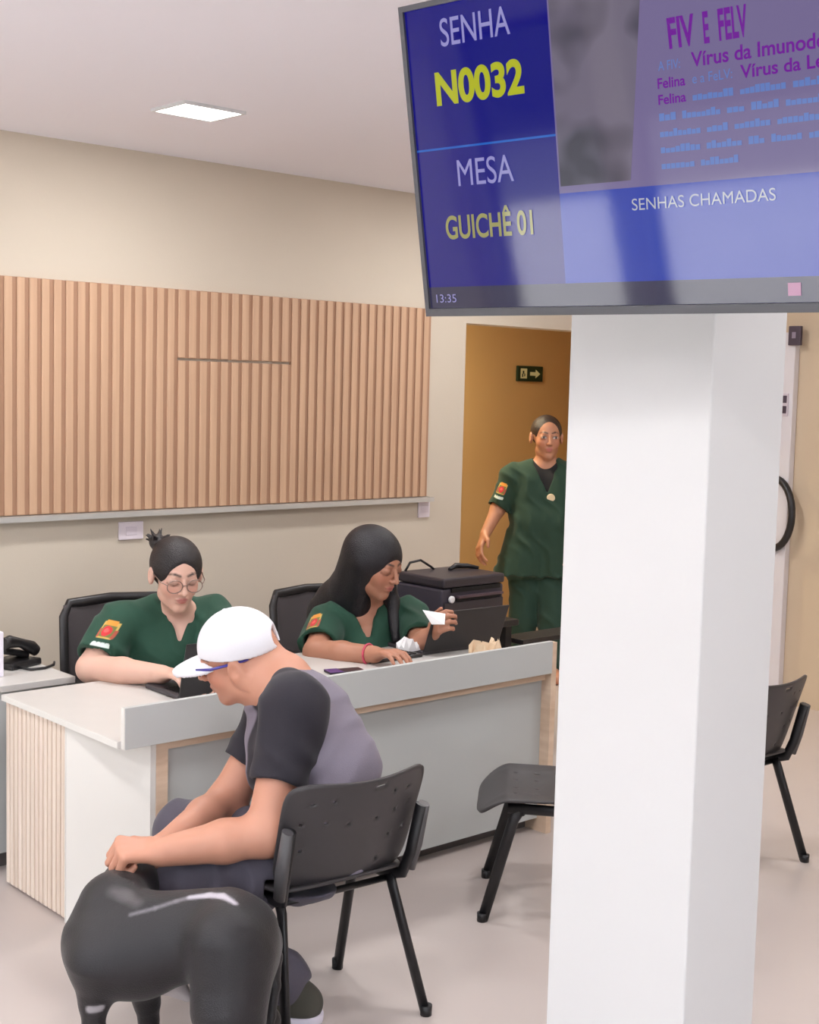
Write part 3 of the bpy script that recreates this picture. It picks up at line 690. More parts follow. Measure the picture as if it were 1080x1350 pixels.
def patch(parent, S, c, n, up, w, h):                        # sewn badge lying on a sleeve
    n = nrm(n); up = nrm(up-n*(up@n)); r = np.cross(up, n); NX, NY = 26, 40
    uu, vv = np.meshgrid(np.linspace(-1, 1, NX), np.linspace(-1, 1, NY)); U, V = uu.ravel(), vv.ravel()
    P0 = np.array(c)+U[:, None]*w/2*r+V[:, None]*h/2*up+n*.08; t = np.zeros(len(U))
    for _ in range(60): t += np.clip(S.ev(P0-n*t[:, None]), -.02, .02)*.7
    P = P0-n*(t-.0024)[:, None]
    me = bpy.data.meshes.new('sleeve_badge'); F = [(j*NX+i, j*NX+i+1, (j+1)*NX+i+1, (j+1)*NX+i) for j in range(NY-1) for i in range(NX-1)]
    me.from_pydata(P.tolist(), [], F)
    C = np.ones((len(U), 4)); col = np.tile(lin(GREEN), (len(U), 1)).astype(float)
    def put(m, c_): col[m] = lin(c_)
    y = V*1.0; put((abs(U) < .78) & (y > -.30) & (y < .86), (206, 172, 92))                      # shield field
    put((abs(U) < .62) & (y > -.22) & (y < .60), (112, 120, 64)); put((abs(U) < .55) & (y > .62) & (y < .95), (222, 150, 60))
    put((U/.5)**2+((y-.2)/.36)**2 < 1, (204, 52, 58)); put((U/.22)**2+((y-.24)/.16)**2 < 1, (226, 96, 90)); put((abs(U) > .62) & (abs(U) < .85) & (y > -.25) & (y < .35), (176, 84, 66))
    put((abs(U) < .92) & (y > -.86) & (y < -.55) & ((np.floor(U*9) % 4 > 0) | (y < -.62)), (206, 220, 214))
    C[:, :3] = col; at = me.attributes.new('tint', 'FLOAT_COLOR', 'POINT'); at.data.foreach_set('color', C.astype(np.float32).ravel())
    o = link('sleeve_badge', me, M_cloth, parent, True); o['label'] = 'colourful crest badge above a pale line of lettering'
    return o
FOLD = folds(.0055, (62*RH[0], 62*RH[1], 34), (10, 14, 24), (16, -12, 18))
HB = .0052

# ---------------------------------------------------------------- woman in glasses
def seated_woman(label, bf, bx, D, skin, hd, hf, H, hair, neckb, shR, shL, chest, belly, elR, wrR, fgR, elL, wrL, fgL, vee, hairfn, palmR=(0, 0, -1), palmL=(0, 0, -1), curlR=(18, 28, 20), curlL=(25, 35, 20), scl=1.08):
    pr_ = root('person', label, 'person')
    px = 1/FL
    S = Sdf(); T_ = Sdf()
    L, A = head(S, hd, hf, H, skin, closed=True)
    S.rc(neckb[0], neckb[1], hd-H*.30*Z*1.0-H*.10*nrm(hf), neckb[1]*.94, .03)
    tors = [(neckb[0]-Z*.04, neckb[1]*1.35, shR[0], shR[1]*.82), (neckb[0]-Z*.04, neckb[1]*1.35, shL[0], shL[1]*.82), (shR[0]*.65+shL[0]*.35, shR[1]*1.12, chest[0], chest[1]), (shL[0]*.65+shR[0]*.35, shL[1]*1.12, chest[0], chest[1]), (chest[0], chest[1], belly[0], belly[1])]
    for (a, ra, b_, rb) in tors: S.rc(a, ra-.012, b_, rb-.012, .05)
    hips = belly[0]*np.array([1, 1, 0])+np.array([0, .06, .56]); S.rc(belly[0], belly[1]-.01, hips, belly[1], .05)
    for s, sh, el, wr, fg, pm, cu in ((1, shR, elR, wrR, fgR, palmR, curlR), (-1, shL, elL, wrL, fgL, palmL, curlL)):
        S.rc(sh[0], sh[1]*.72, el[0], el[1], .03); m = el[0]*.55+wr[0]*.45
        S.rc(el[0], el[1], m, el[1]*.92, .02); S.rc(m, el[1]*.92, wr[0], wr[1], .02)
        hand(S, wr[0], fg-wr[0], pm, np.cross(fg-wr[0], Z)*(-s) + Z*.2, scl, cu)
    for s in (-1, 1):                                          # thighs, shins and feet under the desk
        kn = hips+np.array([s*.10, -.42, .02]); S.rc(hips+np.array([s*.09, 0, -.02]), .095, kn, .068, .04); S.rc(kn, .062, np.array([kn[0], kn[1]+.04, .08]), .042, .03); S.rc(np.array([kn[0], kn[1]+.05, .045]), .042, np.array([kn[0], kn[1]-.10, .035]), .032, .03)
    body = S.mesh('body', HB, skin, M_skin, pr_)
    # scrub top
    for (a, ra, b_, rb) in tors: T_.rc(a, ra+.001, b_, rb+.004, .05)
    T_.rc(belly[0], belly[1]+.006, hips+Z*.06, belly[1]+.012, .05)
    cuffs = []
    for sh, el in ((shR, elR), (shL, elL)):
        b_ = sh[0]+(el[0]-sh[0])*.80; cuffs.append(sleeve(T_, sh[0], sh[1]*.98, b_, el[1]*1.62, el[0], el[1]))
    for b_, n, r in cuffs: openend(T_, b_, n, r*1.30)
    fw = nrm(np.array(hf)*np.array([1, 1, 0]))
    T_.rc(neckb[0]-Z*.02, neckb[1]*1.10, hd, neckb[1]*1.25, .004, 's')
    cv = chest[0]
    T_.fn(f_vee(vee[0], vee[1], vee[2], vee[3], D, cv-nrm(D)*.02), np.minimum(vee[0], vee[2])-.25, np.maximum(vee[0], vee[2])+.25, .003)
    dk = tuple(int(v*.62) for v in GREEN)
    T_.fold = FOLD
    t = T_.mesh('scrub_top', HB, GREEN, M_cloth, pr_)
    pn = Sdf()
    for s in (-1, 1):
        kn = hips+np.array([s*.10, -.42, .02]); pn.rc(hips+np.array([s*.09, .0, -.02]), .106, kn, .080, .04); pn.rc(kn, .076, np.array([kn[0], kn[1]+.04, .12]), .060, .03)
    pn.mesh('trousers', .009, GREEN, M_cloth, pr_)
    # sleeve badge
    n = nrm(-FW+(-.35)*RT+.25*Z); ax = nrm(shR[0]-elR[0]); c_ = shR[0]+(elR[0]-shR[0])*bf+bx*RT
    patch(pr_, T_, c_+n*.05, n, ax, .068, .118)
    hs = Sdf(); hairfn(hs, L, A, H); hs.mesh('hair', HB, hair, M_hair, pr_)
    return pr_, L, A, H

fac1 = .40*RT-.27*Z-.82*FH
hd1, H1 = J(233, 758, 5.17), .262
def hair1(S, L, A, H):
    S.el(L(0, -.09, .14), (.375*H, .445*H, .40*H), A, .02)
    S.rc(L(0, .46, -.02), .23*H, L(0, .48, .26), .19*H, .04*H, 's')
    for s in (-1, 1): S.rc(L(s*.17, .42, -.05), .22*H, L(s*.13, .45, .23), .155*H, .035*H, 's'); S.rc(L(s*.40, .08, -.08), .12*H, L(s*.33, .20, -.25), .2*H, .04*H, 's')
    S.rc(L(0, .1, -.5), .30*H, L(0, -.25, -.42), .22*H, .05*H, 's')
    S.rc(L(0, .2, .545), .012*H, L(0, .42, .36), .015*H, .02*H, 's')
    rg = random.Random(3); c = L(.20, -.44, .34); S.ball(c, .12*H, .05*H)
    for i in range(11):
        d = nrm([rg.uniform(-1, 1), rg.uniform(-1, .6), rg.uniform(-.2, 1)]); d = A.T @ d; S.rc(c+d*.08*H, .035*H, c+d*(.17+.10*rg.random())*H, .012*H, .02*H)
dir1 = nrm(.30*RT-.85*FH+.25*Z)
w1, L1, A1, _ = seated_woman('woman in glasses with tied back dark hair and green scrubs, typing on a laptop', .33, .034, dir1, SKIN1, hd1, fac1, H1, (30, 24, 26),
    (J(238, 816, 5.33), .057), (J(158, 822, 5.25), .088), (J(280, 812, 5.42), .086), (J(222, 862, 5.33), .145), (J(216, 925, 5.40), .150),
    (J(120, 881, 5.10), .053), (J(214, 889, 4.93), .034), J(262, 888, 4.80), (J(312, 878, 5.10), .047), (J(285, 893, 4.98), .034), J(268, 896, 4.85),
    (J(238, 800, 5.2), .058, J(237, 842, 5.2), .008), hair1)
def ringtube(b, c, A, r, rad, n=22, sx=1.0):
    b.tube([c+rad*(math.cos(2*math.pi*k/n)*A[0]*sx+math.sin(2*math.pi*k/n)*A[2]) for k in range(n+1)], r, 6, cap=False)
b = MB(); MG = mat('glasses_wire', (150, 128, 118), .3, metal=.6)
for s in (-1, 1):
    ringtube(b, L1(s*.145, .43, .005), A1, .0021, .098*H1, sx=1.15); b.tube([L1(s*.255, .42, .03), L1(s*.33, .30, .04), L1(s*.36, .0, .05)], .0020, 6)
b.tube([L1(-.035, .44, .02), L1(0, .46, .035), L1(.035, .44, .02)], .0021, 6); b.build('glasses', MG, w1)

# ---------------------------------------------------------------- woman with long hair
fac2 = .74*RT-.30*Z-.60*FH
hd2, H2 = J(497, 745, 5.78), .272
def hair2(S, L, A, H):
    S.el(L(0, -.08, .14), (.385*H, .45*H, .41*H), A, .02)
    S.rc(L(0, .46, -.05), .24*H, L(0, .50, .20), .17*H, .05*H, 's')
    for s in (-1, 1): S.rc(L(s*.15, .43, -.10), .23*H, L(s*.12, .46, .17), .14*H, .04*H, 's')
    S.rc(L(.26, .30, -.22), .13*H, L(.25, .34, .02), .09*H, .03*H, 's')
    S.rc(L(0, .22, -.62), .26*H, L(0, .1, -.42), .18*H, .05*H, 's')
    top = L(-.02, -.18, .05)
    S.rc(L(.05, -.20, .16), .40*H, J(462, 790, 5.95), .105, .05); S.rc(J(462, 785, 5.95), .11, J(428, 806, 6.02), .075, .05)
    S.rc(J(440, 790, 5.98), .07, J(414, 835, 6.05), .045, .05); S.rc(L(.30, -.02, .05), .12*H, J(470, 800, 5.86), .055, .04)
    S.rc(L(-.34, -.02, .05), .07*H, J(516, 795, 5.90), .030, .03); S.rc(J(516, 793, 5.90), .032, J(522, 842, 5.82), .018, .03)
    S.rc(L(0, .15, .555), .010*H, L(0, .44, .38), .014*H, .02*H, 's')
dir2 = nrm(.45*RT-.80*FH+.2*Z)
w2, L2, A2, _ = seated_woman('woman with long black hair and green scrubs, holding white papers at the desk', .22, .0, dir2, SKIN2, hd2, fac2, H2, (22, 19, 26),
    (J(487, 800, 5.95), .056), (J(432, 822, 5.86), .088), (J(540, 812, 6.0), .084), (J(478, 858, 5.95), .142), (J(476, 905, 6.05), .148),
    (J(417, 860, 5.63), .053), (J(494, 863, 5.47), .035), J(536, 857, 5.33), (J(556, 849, 5.74), .044), (J(571, 834, 5.68), .030), J(578, 822, 5.60),
    (J(487, 794, 5.8), .068, J(489, 836, 5.8), .010), hair2, palmL=nrm(.7*RT+.4*Z-.3*FH), curlL=(55, 60, 40))
b = MB(); c = J(486, 862.7, 5.486); n = nrm(J(494, 863, 5.47)-J(417, 860, 5.63)); a_ = nrm(np.cross(n, Z)); b_ = np.cross(n, a_)
b.tube([c+.0415*(math.cos(2*math.pi*k/24)*a_+math.sin(2*math.pi*k/24)*b_) for k in range(25)], .0045, 8, cap=False); b.build('bracelet', mat('pink_bracelet', (196, 70, 96), .5), w2)['label'] = 'pink bracelet'
def sheet(name, label, P, th=.003, m=None):
    b = MB(); P = [np.array(p) for p in P]; n = nrm(np.cross(P[1]-P[0], P[3]-P[0]))*th; V = [b.bm.verts.new(Vector(p)) for p in P]+[b.bm.verts.new(Vector(p+n)) for p in P]
    for q in ((0, 1, 2, 3), (4, 5, 6, 7), (0, 1, 5, 4), (1, 2, 6, 5), (2, 3, 7, 6), (3, 0, 4, 7)): b.bm.faces.new([V[i] for i in q])
    return tag(b.build(name, m or M_paper), label, 'paper')
sheet('folded_paper', 'white folded paper held up in the raised hand of the long haired woman', [J(557, 804, 5.58), J(587, 809, 5.55), J(586, 823, 5.52), J(569, 823, 5.55)], .006)
o = cr.build('paper_slip', M_paper); tag(o, 'white crumpled slip of paper under the fingers of the long haired woman', 'paper')

# ---------------------------------------------------------------- person walking out of the corridor
w3 = root('person', 'person in dark green scrubs standing in the doorway under the exit sign', 'person')
S = Sdf(); D3 = 8.62; sk = SKIN3
hd3, H3 = J(721, 577, D3), .272; f3 = .10*RT-.06*Z-FH
L, A = head(S, hd3, f3, H3, sk, closed=False, jaw=1.1)
P3 = lambda x, y, dd=0: J(x, y, D3+dd)
S.rc(P3(719, 612, .03), .062, hd3-Z*.08-FH*-.02, .060, .03)
shR, shL = P3(676, 628, .04), P3(762, 628, .0)
tors3 = [(P3(719, 618, .05), .075, shR, .075), (P3(719, 618, .05), .075, shL, .075), (P3(700, 640, .05), .135, P3(704, 690, .03), .140), (P3(735, 640, .05), .135, P3(732, 690, .03), .140), (P3(704, 690, .03), .140, P3(692, 745, .05), .135), (P3(732, 690, .03), .140, P3(728, 745, .05), .135)]
for t in tors3: S.rc(t[0], t[1]-.012, t[2], t[3]-.012, .05)
elb, wr = P3(656, 672, .02), P3(640, 704, -.06)
S.rc(shR, .058, elb, .047, .03); S.rc(elb, .046, wr, .033, .02); hand(S, wr, P3(633, 720, -.10)-wr, nrm(RT*.8+FH*.3), -FH, 1.2, (22, 30, 25))
elb2, wr2 = P3(778, 678, -.02), P3(768, 716, -.12)
S.rc(shL, .058, elb2, .047, .03); S.rc(elb2, .046, wr2, .033, .02); hand(S, wr2, P3(762, 738, -.18)-wr2, nrm(-RT), -FH, 1.2, (22, 30, 25))
def floorJ(x, d):                                           # the floor point at column x and depth d
    lo_, hi_ = 400, 4000
    for _ in range(50):
        m = (lo_+hi_)/2
        if J(x, m, d)[2] > 0: lo_ = m
        else: hi_ = m
    return J(x, lo_, d)
legs3 = []
for (hx, kx, ax_, da) in ((694, 689, 686, .05), (727, 728, 727, -.08)):
    ank = floorJ(ax_, D3+da)+Z*.08; hip = P3(hx, 750, .05); kn = (hip*.48+ank*.52)+(P3(kx, 800)-P3((hx+ax_)/2, 800))*1.0-FH*.03; legs3.append((hip, kn, ank))
    S.rc(hip, .10, kn, .066, .04); S.rc(kn, .064, ank, .042, .03); toe = ank-FH*.16+RT*.02; toe[2] = .035; S.rc(ank-Z*.03, .045, toe, .034, .03)
S.mesh('body', .0062, sk, M_skin, w3)
T3 = Sdf()
for t in tors3: T3.rc(t[0], t[1]+.002, t[2], t[3]+.006, .05)
hem = P3(700, 757)
T3.rc(P3(695, 720, .04), .150, P3(684, 762, .04), .165, .04, cuts=[(hem, -Z)]); T3.rc(P3(730, 720, .04), .150, P3(735, 762, .04), .160, .04, cuts=[(hem, -Z)])
cf = []
for sh, el in ((shR, elb), (shL, elb2)): b_ = sh+(el-sh)*.92; cf.append(sleeve(T3, sh, .076, b_, .068, el, .047))
for b_, n, r in cf: openend(T3, b_, n, r*1.22)
T3.rc(P3(719, 612, .03), .080, hd3, .085, .004, 's')
T3.fn(f_vee(P3(719, 612), .075, P3(720, 646), .008, -FH, P3(715, 640, .05)), P3(690, 660)-.2, P3(750, 600)+.2, .003)
T3.fold = FOLD
DG = (36, 64, 50)
T3.mesh('scrub_top', .0062, DG, M_cloth, w3)
U3 = Sdf()
for t in tors3[:4]: U3.rc(t[0], t[1]-.005, t[2], t[3]-.004, .05)
U3.rc(P3(719, 606, .03), .068, hd3, .075, .004, 's'); U3.mesh('undershirt', .0062, (24, 24, 28), M_cloth, w3)['label'] = 'black undershirt'
TR = Sdf()
for hip, kn, ank in legs3: TR.rc(hip, .112, kn, .088, .04); TR.rc(kn, .086, ank+Z*.03, .076, .03)
TR.fold = FOLD; TR.mesh('trousers', .0075, (34, 62, 50), M_cloth, w3)
hs = Sdf(); hs.el(L(0, -.10, .14), (.365*H3, .42*H3, .385*H3), A, .02)
for s in (-1, 0, 1): hs.rc(L(s*.16, .46, -.10), .20*H3, L(s*.13, .50, .20), .16*H3, .05*H3, 's')
for s in (-1, 1): hs.rc(L(s*.38, .10, -.20), .16*H3, L(s*.36, .05, -.02), .10*H3, .03*H3, 's')
hs.rc(L(0, .1, -.55), .3*H3, L(0, -.2, -.45), .2*H3, .05*H3, 's'); hs.ball(L(0, -.55, .1), .12*H3, .03); hs.mesh('hair', HB, (44, 32, 30), M_hair, w3)
n = nrm(-FH-.6*RT); patch(w3, T3, shR+(elb-shR)*.42+n*.04, n, nrm(shR-elb), .07, .11)
c = P3(727, 657, -.12); P0 = c.copy(); q = 0
for _ in range(60): q += float(T3.ev((c+FH*q)[None])[0])*.7
c = c+FH*(q-.003)
b = MB(); Mx = Matrix.Translation(c) @ Vector(-FH).to_track_quat('Z', 'Y').to_matrix().to_4x4(); b.lathe([(.026, -.006), (.026, .003), (.022, .005)], 20, Mx); b.build('round_badge', mat('cream_badge', (228, 206, 170), .5), w3)['label'] = 'round cream badge'

# ---------------------------------------------------------------- seated man
mn = root('person', 'seated man in white cap and grey t-shirt with dark sleeves, holding the black dog', 'person')
S = Sdf(); fm = -.92*RT-.28*Z+.10*FH
hdm, Hm = J(312, 868, 4.05), .268
upm = nrm(Z-.06*RT-.20*FH)
Lm, Am = head(S, hdm, fm, Hm, SKINM, up=upm, jaw=1.15, ear=(1, 1))
C7 = J(372, 893, 4.03)
S.rc(C7, .078, Lm(0, -.16, -.10), .078, .04); S.rc(J(352, 905, 4.0), .066, Lm(0, .0, -.2), .066, .04)
spine = [(J(378, 912, 4.03), .095), (J(400, 960, 4.02), .140), (J(418, 1030, 4.0), .150), (J(425, 1095, 3.98), .150)]
shL, shR = J(388, 935, 3.84), J(366, 940, 4.20)
cL, cR = J(398, 975, 3.93), J(385, 975, 4.12)
torm = [(J(385, 912, 4.02), .08, shL, .086), (J(372, 912, 4.06), .08, shR, .086), (cL, .128, J(420, 1040, 3.93), .128), (cR, .120, J(410, 1040, 4.09), .122), (J(420, 1040, 3.93), .128, J(425, 1105, 3.92), .135), (J(410, 1040, 4.09), .122, J(420, 1105, 4.06), .13), (J(420, 938, 4.0), .095, J(452, 1010, 3.98), .11), (J(352, 935, 4.05), .055, J(365, 1010, 4.03), .09)]
for t in torm: S.rc(t[0], t[1]-.014, t[2], t[3]-.014, .06)
elL, wrL = J(352, 1100, 3.73), J(212, 1123, 3.66)
elR, wrR = J(300, 1055, 4.14), J(222, 1112, 3.84)
S.rc(shL, .066, elL, .060, .03); m_ = elL*.6+wrL*.4; S.rc(elL, .058, m_, .058, .03); S.rc(m_, .058, wrL, .040, .02)
S.rc(shR, .064, elR, .058, .03); m_ = elR*.6+wrR*.4; S.rc(elR, .056, m_, .056, .03); S.rc(m_, .056, wrR, .040, .02)
hand(S, wrL, J(165, 1120, 3.63)-wrL, nrm(-Z+.35*FH), FH*.6+Z*.5, 1.22, (72, 84, 55), .02, 1)
hand(S, wrR, J(180, 1118, 3.74)-wrR, nrm(-Z-.25*FH), -FH*.4+Z, 1.22, (70, 80, 50), .02, 1)
hipL, knL = J(405, 1135, 3.86), J(246, 1160, 3.78)
hipR, knR = J(405, 1120, 4.08), J(245, 1098, 4.12)
ftL = np.array([2.25, 2.975, 0]); ftR = floorJ(285, 4.2)
legm = []
for hip, kn, ft in ((hipL, knL, ftL), (hipR, knR, ftR)):
    ank = ft+np.array([0, 0, .10]); legm.append((hip, kn, ank)); S.rc(hip, .098, kn, .072, .04); S.rc(kn, .068, ank, .046, .03); S.rc(ank, .045, ank-Z*.05, .04, .02)
def SEATCUT(Q):
    Q.fn(lambda x, y, z: np.maximum.reduce([abs(x-2.40)-.27+0*y+0*z, abs(y-2.97)-.22+0*x+0*z, z-.441+0*x+0*y]), (2.1, 2.7, 0), (2.7, 3.22, .46), .003, 's')
SEATCUT(S)
S.mesh('body', .005, SKINM, M_skin, mn)
GREY, DARK, TRO = (126, 119, 133), (38, 35, 44), (84, 80, 92)
Tm = Sdf()
for t in torm: Tm.rc(t[0], t[1]+.001, t[2], t[3]+.004, .06)
Tm.rc(J(425, 1095, 3.93), .150, J(428, 1132, 3.93), .152, .04); Tm.rc(J(420, 1095, 4.06), .14, J(424, 1128, 4.06), .14, .04)
SEATCUT(Tm); Tm.rc(C7+.01*Z, .084, Lm(0, .05, -.2), .088, .004, 's')
Tm.fold = folds(.0062, tuple(60*Z-38*RH), (14, 8, 12), tuple(9*Z+16*RH))
# raglan: the dark shoulder runs from the collar to the armpit
Tm.paint(f_and(f_half(J(398, 980, 3.80), nrm(.80*RT*1.0+.10*Z)), f_half(J(375, 897, 3.9), nrm(.62*Z+.55*RT)), f_half(J(388, 940, 3.98), FH)), DARK, .004)
Tm.mesh('t_shirt', .005, GREY, M_cloth, mn)
for sh, el, ra, far in ((shL, elL, .090, 0), (shR, elR, .088, 1)):
    Q = Sdf(); b_ = sh+(el-sh)*.60; n = nrm(el-sh)
    Q.rc(sh+Z*.005, ra, b_+n*.03, .081, .02, cuts=[(b_, n)]); nk = J(381, 904, 3.925) if not far else J(362, 905, 4.1); Q.rc(nk, .054, sh, ra*.9, .05); Q.rc(J(398, 985, 3.88) if not far else J(385, 985, 4.16), .080, sh, ra*.9, .04); openend(Q, b_, n, .069); Q.fold = folds(.0035, (62*RH[0], 62*RH[1], 34), (10, 14, 24), (16, -12, 18))
    Q.rc(C7+.01*Z, .086, Lm(0, .05, -.2), .090, .004, 's')
    Q.mesh('sleeve', .005, DARK, M_cloth, mn)['label'] = 'dark raglan sleeve'
b = MB(); c = C7+.012*Z; n = nrm(Lm(0, -.1, -.12)-C7); a_ = nrm(np.cross(n, FH)); b_ = np.cross(n, a_)
Tr = Sdf()
for hip, kn, ank in legm: Tr.rc(hip, .118, kn, .094, .05); Tr.rc(kn, .092, ank+Z*.02, .072, .04)
Tr.rc(hipL+.02*Z-.03*RH, .105, hipR+.02*Z-.03*RH, .105, .05)
Tr.fn(lambda x, y, z: np.maximum.reduce([abs(x-2.40)-.25+0*y+0*z, abs(y-2.96)-.20+0*x+0*z, abs(z-.415)-.028+0*x+0*y]), (2.1, 2.7, .38), (2.7, 3.22, .45), .003, 's'); Tr.fold = folds(.0070, tuple(70*RH+20*Z), (14, 18, 22), (18, -10, 14))
Tr.mesh('trousers', .006, TRO, M_cloth, mn)
for ft, d_ in ((ftL, nrm(np.array([-.75, .66, 0]))), (ftR, nrm(np.array([-.6, .8, 0])))):
    sh_ = Sdf(); a_ = ft+Z*.055-d_*.06; sh_.rc(a_, .048, ft+d_*.10+Z*.045, .044, .03, cuts=[(ft+Z*.028, -Z)]); sh_.rc(a_, .046, ft+Z*.09-d_*.03, .048, .03); sh_.rc(ft+d_*.10+Z*.045, .046, ft+d_*.19+Z*.035, .038, .03, cuts=[(ft+Z*.028, -Z)])
    so_ = sh_.mesh('shoe', .005, (70, 68, 60), M_cloth, mn)
    sl_ = Sdf(); sl_.rc(a_-Z*.035, .056, ft+d_*.10+Z*.02, .052, .0, cuts=[(ft+Z*.032, Z), (ft, -Z)]); sl_.rc(ft+d_*.10+Z*.02, .052, ft+d_*.19+Z*.02, .043, .0, cuts=[(ft+Z*.032, Z), (ft, -Z)])
    sl_.mesh('sole', .005, (222, 216, 230), M_cloth, so_)
hs = Sdf(); hs.el(Lm(0, -.10, .10), (.345*Hm, .40*Hm, .37*Hm), Am, .02, cuts=[(Lm(0, 0, .10), Am[2])]); hs.rc(Lm(0, .45, -.1), .3*Hm, Lm(0, .25, -.2), .32*Hm, .03, 's'); hs.rc(Lm(0, -.3, -.35), .22*Hm, Lm(0, 0, -.4), .35*Hm, .03, 's'); hs.mesh('hair', HB, (150, 104, 84), M_hair, mn)
# white cap with curved brim and the opening at its back
cp = Sdf(); nb = nrm(Am[2]*.97-Am[1]*.16)
cp.el(Lm(0, -.075, .135), (.385*Hm, .465*Hm, .44*Hm), Am, .02, cuts=[(Lm(0, .0, .115), -nb)])
cp.el(Lm(0, -.07, .10), (.345*Hm, .425*Hm, .40*Hm), Am, .003, 's')
cp.el(Lm(0, -.52, .14), (.13*Hm, .12*Hm, .11*Hm), Am, .01, 's')
cp.ball(Lm(0, -.06, .575), .022*Hm, .01)
capo = cp.mesh('cap', .0045, (214, 214, 220), M_cap, mn)
br = Sdf(); br.el(Lm(0, .43, .105), (.30*Hm, .40*Hm, .30*Hm), Am, .0)
br.el(Lm(0, .41, -.205), (.40*Hm, .50*Hm, .335*Hm), np.array([Am[0], nrm(Am[1]-.12*Am[2]), nrm(Am[2]+.12*Am[1])]), .004, 's'); br.el(Lm(0, -.075, .10), (.37*Hm, .44*Hm, .5*Hm), Am, .004, 's')
br2 = Sdf()
def brimf(x, y, z):
    px, py, pz = x-Lm(0, 0, 0)[0], y-Lm(0, 0, 0)[1], z-Lm(0, 0, 0)[2]
    q = [(px*Am[i][0]+py*Am[i][1]+pz*Am[i][2])/Hm for i in range(3)]
    surf = .125-.9*q[0]**2-.10*(q[1]-.3)-.35*np.maximum(q[1]-.45, 0)**2
    out = np.sqrt((q[0]/.315)**2+((q[1]-.22)/.52)**2)-1
    return np.maximum.reduce([abs(q[2]-surf)-.022, out*.3, -(q[1]-.2)])*Hm*.8
c_ = Lm(0, .45, .05); br2._push(brimf, c_-.12, c_+.12, .0, 'u'); br2.el(Lm(0, -.075, .10), (.36*Hm, .43*Hm, .5*Hm), Am, .002, 's')
br2.mesh('brim', .004, (214, 214, 220), M_cap, capo)
b = MB()
for s in (-1, 1): b.tube([Lm(s*.24, .40, .075), Lm(s*.33, .22, .07), Lm(s*.365, -.05, .075), Lm(s*.33, -.22, .07)], .0042, 8)
b.tube([Lm(-.24, .40, .075), Lm(0, .44, .07), Lm(.24, .40, .075)], .004, 8)
for s in (-1, 1):
    V = [Lm(s*.24, .395, .085), Lm(s*.05, .435, .085), Lm(s*.07, .43, -.04), Lm(s*.20, .40, -.04)]; b.quad(*V)
b.build('sunglasses', mat('blue_glasses', (66, 62, 150), .3), mn)['label'] = 'blue framed glasses under the cap'

# ---------------------------------------------------------------- the dog
dg_ = root('dog', 'black dog standing beside the seated man with its head turned away towards him', 'dog')
S = Sdf(); DD = 3.5
def K(x, y, d=0): return J(x, y, DD+d)
S.rc(K(150, 1255, .02), .118, K(185, 1252, .02), .118, .05)             # chest
S.rc(K(138, 1235, .05), .105, K(150, 1195, .08), .085, .05)
S.rc(K(185, 1250, .02), .112, K(255, 1240, 0), .092, .05); S.rc(K(255, 1238, 0), .090, K(302, 1236, -.02), .103, .05)
S.rc(K(175, 1212, .03), .062, K(300, 1205, -.01), .062, .05)             # back line
S.rc(K(150, 1200, .08), .085, K(172, 1170, .20), .072, .04); S.rc(K(172, 1168, .2), .068, K(192, 1150, .32), .055, .04); S.rc(K(192, 1150, .32), .055, K(214, 1140, .44), .055, .04)   # neck turning away
hc = K(218, 1138, .46); hdv = nrm(.75*RH+.66*FH-.15*Z)
S.el(hc, (.062, .085, .062), frame(hdv), .03); S.rc(hc+hdv*.05-Z*.01, .045, hc+hdv*.145-Z*.025, .030, .03)
for s in (-1, 1):
    e = hc-hdv*.03+s*.055*np.cross(hdv, Z)+Z*.03; S.rc(e, .018, e-Z*.06-hdv*.01+s*.02*np.cross(hdv, Z), .012, .012)
def leg(p, rs, k=.03):
    for i in range(len(p)-1): S.rc(p[i], rs[i], p[i+1], rs[i+1], k)
def fl(x, d): return floorJ(x, DD+d)
f1 = fl(122, -.02); leg([K(128, 1268, -.04), K(124, 1318, -.02), f1*.45+K(124, 1318, -.02)*.55, f1+Z*.07, f1+Z*.03], [.075, .034, .028, .024, .024]); S.rc(f1+Z*.025, .026, f1+Z*.022-RH*.05, .022, .015)
f2 = fl(196, .20); leg([K(185, 1280, .14), K(194, 1322, .18), f2+Z*.07, f2+Z*.03], [.065, .030, .022, .022]); S.rc(f2+Z*.025, .024, f2+Z*.022-RH*.05, .021, .015)
f3_ = fl(318, -.10); leg([K(300, 1245, -.07), K(296, 1330, -.10), K(316, 1385, -.10), f3_+Z*.12+RH*.04, f3_+Z*.04, ], [.108, .078, .050, .030, .025]); S.rc(K(318, 1262, -.06), .09, K(318, 1340, -.09), .062, .04); S.rc(f3_+Z*.028, .027, f3_+Z*.024-RH*.055, .023, .015)
f4 = fl(338, .12); leg([K(325, 1245, .07), K(322, 1330, .10), K(345, 1378, .10), f4+Z*.12+RH*.03, f4+Z*.04], [.095, .062, .036, .026, .024]); S.rc(f4+Z*.028, .026, f4+Z*.024-RH*.055, .022, .015)
S.rc(K(332, 1222, 0), .060, K(336, 1265, .0), .055, .05)
S.rc(K(228, 1296, .06), .036, K(247, 1314, .06), .014, .03)
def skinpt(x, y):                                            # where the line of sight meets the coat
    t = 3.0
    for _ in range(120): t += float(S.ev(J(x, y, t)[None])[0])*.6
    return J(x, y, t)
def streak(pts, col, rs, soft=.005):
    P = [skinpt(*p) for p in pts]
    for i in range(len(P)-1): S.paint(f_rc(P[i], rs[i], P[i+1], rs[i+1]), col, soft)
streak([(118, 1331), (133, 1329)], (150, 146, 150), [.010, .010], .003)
streak([(172, 1206), (205, 1197), (232, 1188), (250, 1183)], (120, 116, 122), [.003, .004, .005, .006])
